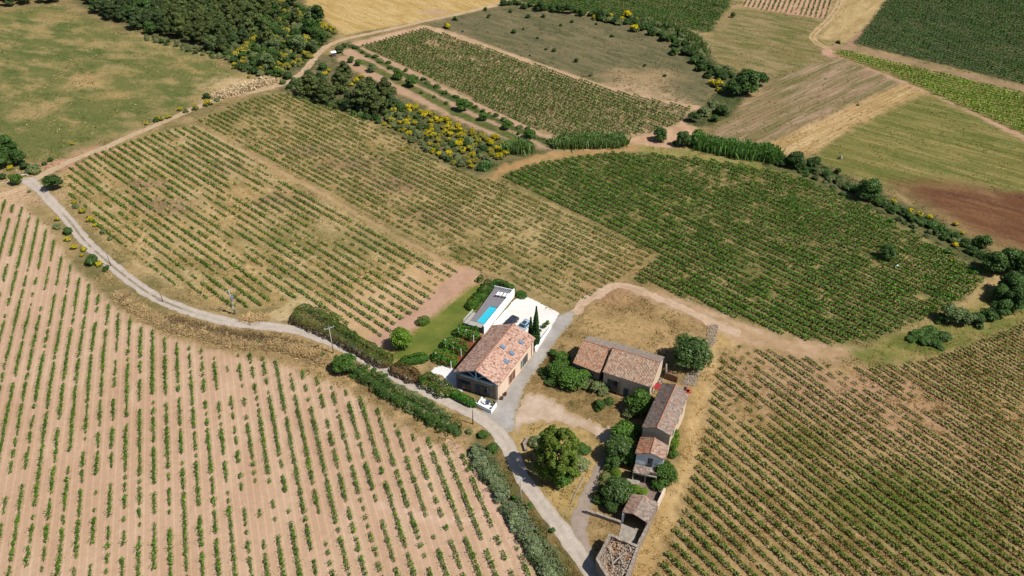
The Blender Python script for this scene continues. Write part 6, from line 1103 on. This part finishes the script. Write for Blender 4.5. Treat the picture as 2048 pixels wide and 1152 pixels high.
# round the old buildings
plant('pinebig',1115,912,44,'huge spreading olive-green pine shading the road',hs=1.3,rot=1.0)
plant('greenbig',1122,950,29,'lower dark green tree merging with the front of the huge pine',hs=.85)
plant('grey',1158,925,27,'yellowish olive bushes on the right of the huge pine',hs=.55); plant('shrub',1168,898,20,'small yellowish bush behind the huge pine, by the grey path',hs=.4)
plant('grey',1076,882,24,'mound of dry grey-green scrub inside the stone ring',hs=.6); plant('shrub',1090,868,14,'olive scrub on top of the dry mound',hs=.6)
plant('oakbig',1384,706,42,'large dark holm oak beside the stone banks',hs=.85)
for x,y,r,k,lb,hs in [(1106,705,13,'shrub','small green bush at the driveway edge, upper',.8),(1125,716,19,'green','green bush left of the barn wing',.7),(1094,742,20,'dark','dark brownish bush at the driveway edge',.6),(1104,762,19,'dark','second dark bush at the driveway edge, lower',.6),(1122,742,29,'greenbig','dense green tree nearest the driveway before the barn wing',.7),(1144,756,31,'greenbig','dense green tree in the middle before the barn wing',.7),(1164,750,26,'green','green tree against the barn wing eaves',.8),(1178,764,20,'grey','grey twiggy bush between the trees and barn',.9),(1198,770,24,'grey','largest grey twiggy bush before the barn wall',.9),(1224,760,12,'green','narrow green bush climbing the barn wall',1.1),(1206,782,14,'grey','low grey bush in front of the barn',.8),(1200,808,17,'shrub','round green bush at the yard edge before the barn',.9),(1218,800,12,'shrub','small green bush beside the round one at the yard',.8),
 (1282,806,32,'greenbig','bright green tree between the barn and farmhouse roof',.85),(1308,812,17,'bright','yellow-green branch tree lying over the farmhouse roof edge',1.0),(1262,822,20,'grey','bare grey branches left of the bright green tree',1.0),(1244,868,30,'greenbig','dark leafy tree at the end of the pale yard',.9),(1238,902,32,'oakbig','biggest dark tree left of the annex',.9),(1262,915,22,'green','dark tree touching the annex wall',1.0),(1276,862,17,'green','leafy tree in the gap by the farmhouse gable',1.0),(1228,925,20,'oak','dark tree above the grey path bend',.8),
 (1347,872,13,'bright','bright ivy bush at the farmhouse front corner, upper',1.3),(1346,890,14,'bright','bright ivy bush climbing beside the annex roof',1.2),(1348,908,11,'green','darker bush under the bright ivy',.8),(1331,946,28,'greenbig','round dark tree right of the crumbling balcony',.9),(1318,965,18,'green','smaller tree below the round one by the balcony',.8),
 (1212,952,15,'grey','dry olive bush right of the grey path, upper',.8),(1205,980,16,'shrub','green bush right of the grey path, middle',.7),(1196,1000,15,'shrub','green bush right of the grey path, lower',.7),(1234,983,33,'oakbig','large dark tree above the low retaining wall',.85),(1255,1000,20,'oakbig','dark tree next to the open shed',.8),(1222,1008,20,'oak','dark tree leaning over the retaining wall',.7),(1232,948,12,'bright','small lime-green bush under the dark tree group',.9),(1226,962,9,'bright','second lime-green bush beside the grey path',.9),(1268,950,9,'green','tall green shoot at the annex corner',1.4),(1286,984,11,'bright','lime-green clipped-looking bush at the shed, right part',.8),(1270,980,13,'bright','lime-green bush behind the shed roof, middle part',.8),(1258,973,10,'bright','lime-green bush behind the shed, left part',.8),(1209,1128,10,'shrub','green weeds growing inside the ruin',.4)]: plant(k,x,y,r,lb,hs=hs)
# roadside thickets
hedge('bramble_thicket',[(706,738),(745,764),(790,795),(835,820),(875,842),(918,866)],3.4,1.3,.2,[S(72,96,48),S(96,112,60)],'continuous dark bramble mass under the bushes below the road','bushes',seed=61,bump=.7,dens=.7)
hedge('bramble_thicket',[(948,895),(970,930),(990,962),(1006,990)],3.6,1.5,.2,[S(136,136,130),S(110,116,96)],'grey-green bramble mass under the upper silvery shrubs','bushes',seed=62,bump=.6,dens=.7)
hedge('bramble_thicket',[(1018,1008),(1040,1045),(1062,1080),(1085,1115),(1112,1165)],4.0,1.4,.2,[S(134,134,128),S(106,112,90)],'grey-green bramble mass under the lower silvery shrubs','bushes',seed=63,bump=.6,dens=.7)
hedge('bramble_thicket',[(1092,738),(1115,738),(1140,752),(1175,765),(1205,775)],4.0,1.1,.2,[S(78,98,50),S(118,112,66)],'tangled undergrowth in front of the barn wing','bushes',seed=64,bump=.8,dens=.6)
hedge('bramble_thicket',[(1198,1008),(1208,985),(1216,960),(1226,938)],3.0,1.2,.2,[S(92,104,54),S(124,118,66)],'tangled greenery between the grey path and dark garden trees','bushes',seed=65,bump=.7,dens=.6)
for ln,n_,h_,c_,lb_,sd_ in (([(235,585),(300,632),(345,655),(400,668),(460,684),(520,692)],9000,.45,(196,168,122),'tall golden dry grass on the bank left of the transformer pole',71),([(520,690),(570,694),(620,706),(655,722)],6000,.5,(186,158,114),'tall brownish dry grass below the road near the T-topped pole',72),([(480,636),(510,637),(535,634)],1500,.4,(210,178,128),'golden tall grass between the white pole and the hedge',73),([(330,638),(420,662),(520,678),(610,694)],4500,.4,(146,122,88),'brown dry weeds along the lower road edge',74)):
    o_=reeds(ln,2.6,h_,n_,S(*c_,1.1),lb_,sd_,DRY,.05); o_.name='dry_grass_strip'; o_['category']='grass'; o_['kind']='stuff'
def line_sc(line,n,kinds,r,lab,grp,jit=4,hs=.8):
    L=line; IT=[]
    for i in range(n):
        t=i/(n-1)*(len(L)-1); j=min(int(t),len(L)-2); x=L[j][0]+(L[j+1][0]-L[j][0])*(t-j)+rT.uniform(-jit,jit); y=L[j][1]+(L[j+1][1]-L[j][1])*(t-j)+rT.uniform(-jit,jit)
        k=rT.choice(kinds); IT.append((plant(k,x,y,rT.uniform(*r),'x',grp+', '+NAME[k].replace('_',' ')+'s',hs=hs),k,x,y))
    rank(IT,lab)
scatter([(430,95),(480,60),(560,30),(600,20),(640,45),(662,72),(640,96),(605,128),(560,150),(520,152),(475,138)],3.2,['dark','grey','shrub','dark','grey','broomy'],(2.2,3.4),'of the wood margin','scrub filling the right part of the wood',31,tiers=5)
scatter([(290,70),(345,82),(400,98),(445,112),(440,122),(395,108),(340,92),(290,80)],2.6,['grey','dark','grey'],(1.6,2.4),'at the foot of the wood, meadow side','scrub at the foot of the wood',32)
scatter([(565,172),(600,186),(660,212),(700,228),(760,248),(790,240),(800,215),(740,215),(660,195),(600,165)],2.6,['grey','dark','grey','shrub'],(1.8,2.6),'below the central grove','scrub below the central grove',33,tiers=2)
line_sc([(1570,322),(1650,345),(1700,375),(1760,400),(1820,430),(1880,462),(1940,492),(1975,515)],60,['shrub','dark','grey','dark','shrub'],(10,15),'in the creek hedge','creek hedge bushes',jit=5,hs=.75)
line_sc([(1205,34),(1270,44),(1310,56),(1350,76),(1385,102),(1410,130),(1450,146)],34,['dark','grey','dark','shrub'],(11,15),'in the curved hedge belt','curved hedge belt filling',jit=4,hs=.75)
line_sc([(712,736),(745,762),(785,790),(830,815),(870,838),(915,862)],40,['dark','shrub','grey','shrub'],(12,18),'in the thicket below the road','thicket below the road',hs=.62)
line_sc([(740,735),(800,775),(860,808),(900,835)],26,['grey','shrub','grey'],(7,11),'on the bank between thicket and road','scrub on the upper road bank',hs=.6)
plant('grey',818,813,17,'grey-green bush in the middle of the roadside thicket',hs=.8)
CR['grey2']=variants(3,'crown',590,2600,.13,K_SIL,mode='mound',nl=30,H=1.1,z0=.0,col2=S(130,132,112),c2p=.3); HGT['grey2']=1.1; NAME['grey2']='silver_shrub'; CATN['silver_shrub']='shrub'; ADJ['grey2']='silvery-grey shrub'
line_sc([(952,902),(968,930),(988,958),(1002,985)],10,['grey2'],(19,24),'in the thicket above the pale pole','upper silver thicket',hs=.75)
line_sc([(1022,1015),(1040,1045),(1062,1080),(1085,1115),(1100,1145)],14,['grey2'],(20,26),'in the thicket below the pale pole','lower silver thicket',hs=.7)
for x,y,r,k,lb in ((1030,997,12,'shrub','green bush at the top of the lower silvery thicket'),(1098,1136,20,'dark','dark green bush at the bottom of the silvery thicket'),(1135,1160,16,'dark','dark bush at the bottom picture edge beside the road'),(965,868,14,'shrub','green bush in the road bend verge, upper'),(985,893,15,'shrub','green bush in the road bend verge, lower'),(1060,1010,9,'shrub','small green bush right of the pale pole'),(1105,1060,9,'shrub','small green bush beside the grey post'),(938,862,10,'grey','brown-grey bush at the short dark pole'),(378,610,0,'','')):
    if r: plant(k,x,y,r,lb,hs=.8)
line_sc([(340,652),(430,668),(520,678),(600,690),(650,705)],5,['grey','shrub','grey'],(5,9),'in the dry bank above the sandy field','scrub in the dry roadside bank',jit=7,hs=.5)
line_sc([(1600,345),(1650,365),(1700,392),(1760,425),(1830,460),(1900,500)],16,['shrub','dark','grey'],(6,10),'on the vineyard side of the creek','undergrowth along the creek',jit=4,hs=.6)
# things that shared one description are told apart by their order from left to right
def imgx(o): p=o.location; return 1024+p.x/(p.y*ct+HCAM*st)*FPX
byl={}
for o in list(C.objects):
    if o.parent is None and o.get('label') and o.get('group'): byl.setdefault(o['label'],[]).append(o)
for lb,l in byl.items():
    if len(l)>1:
        for k_,o in enumerate(sorted(l,key=imgx)): o['label']=lb+', '+ordw(k_+1)+' from left'
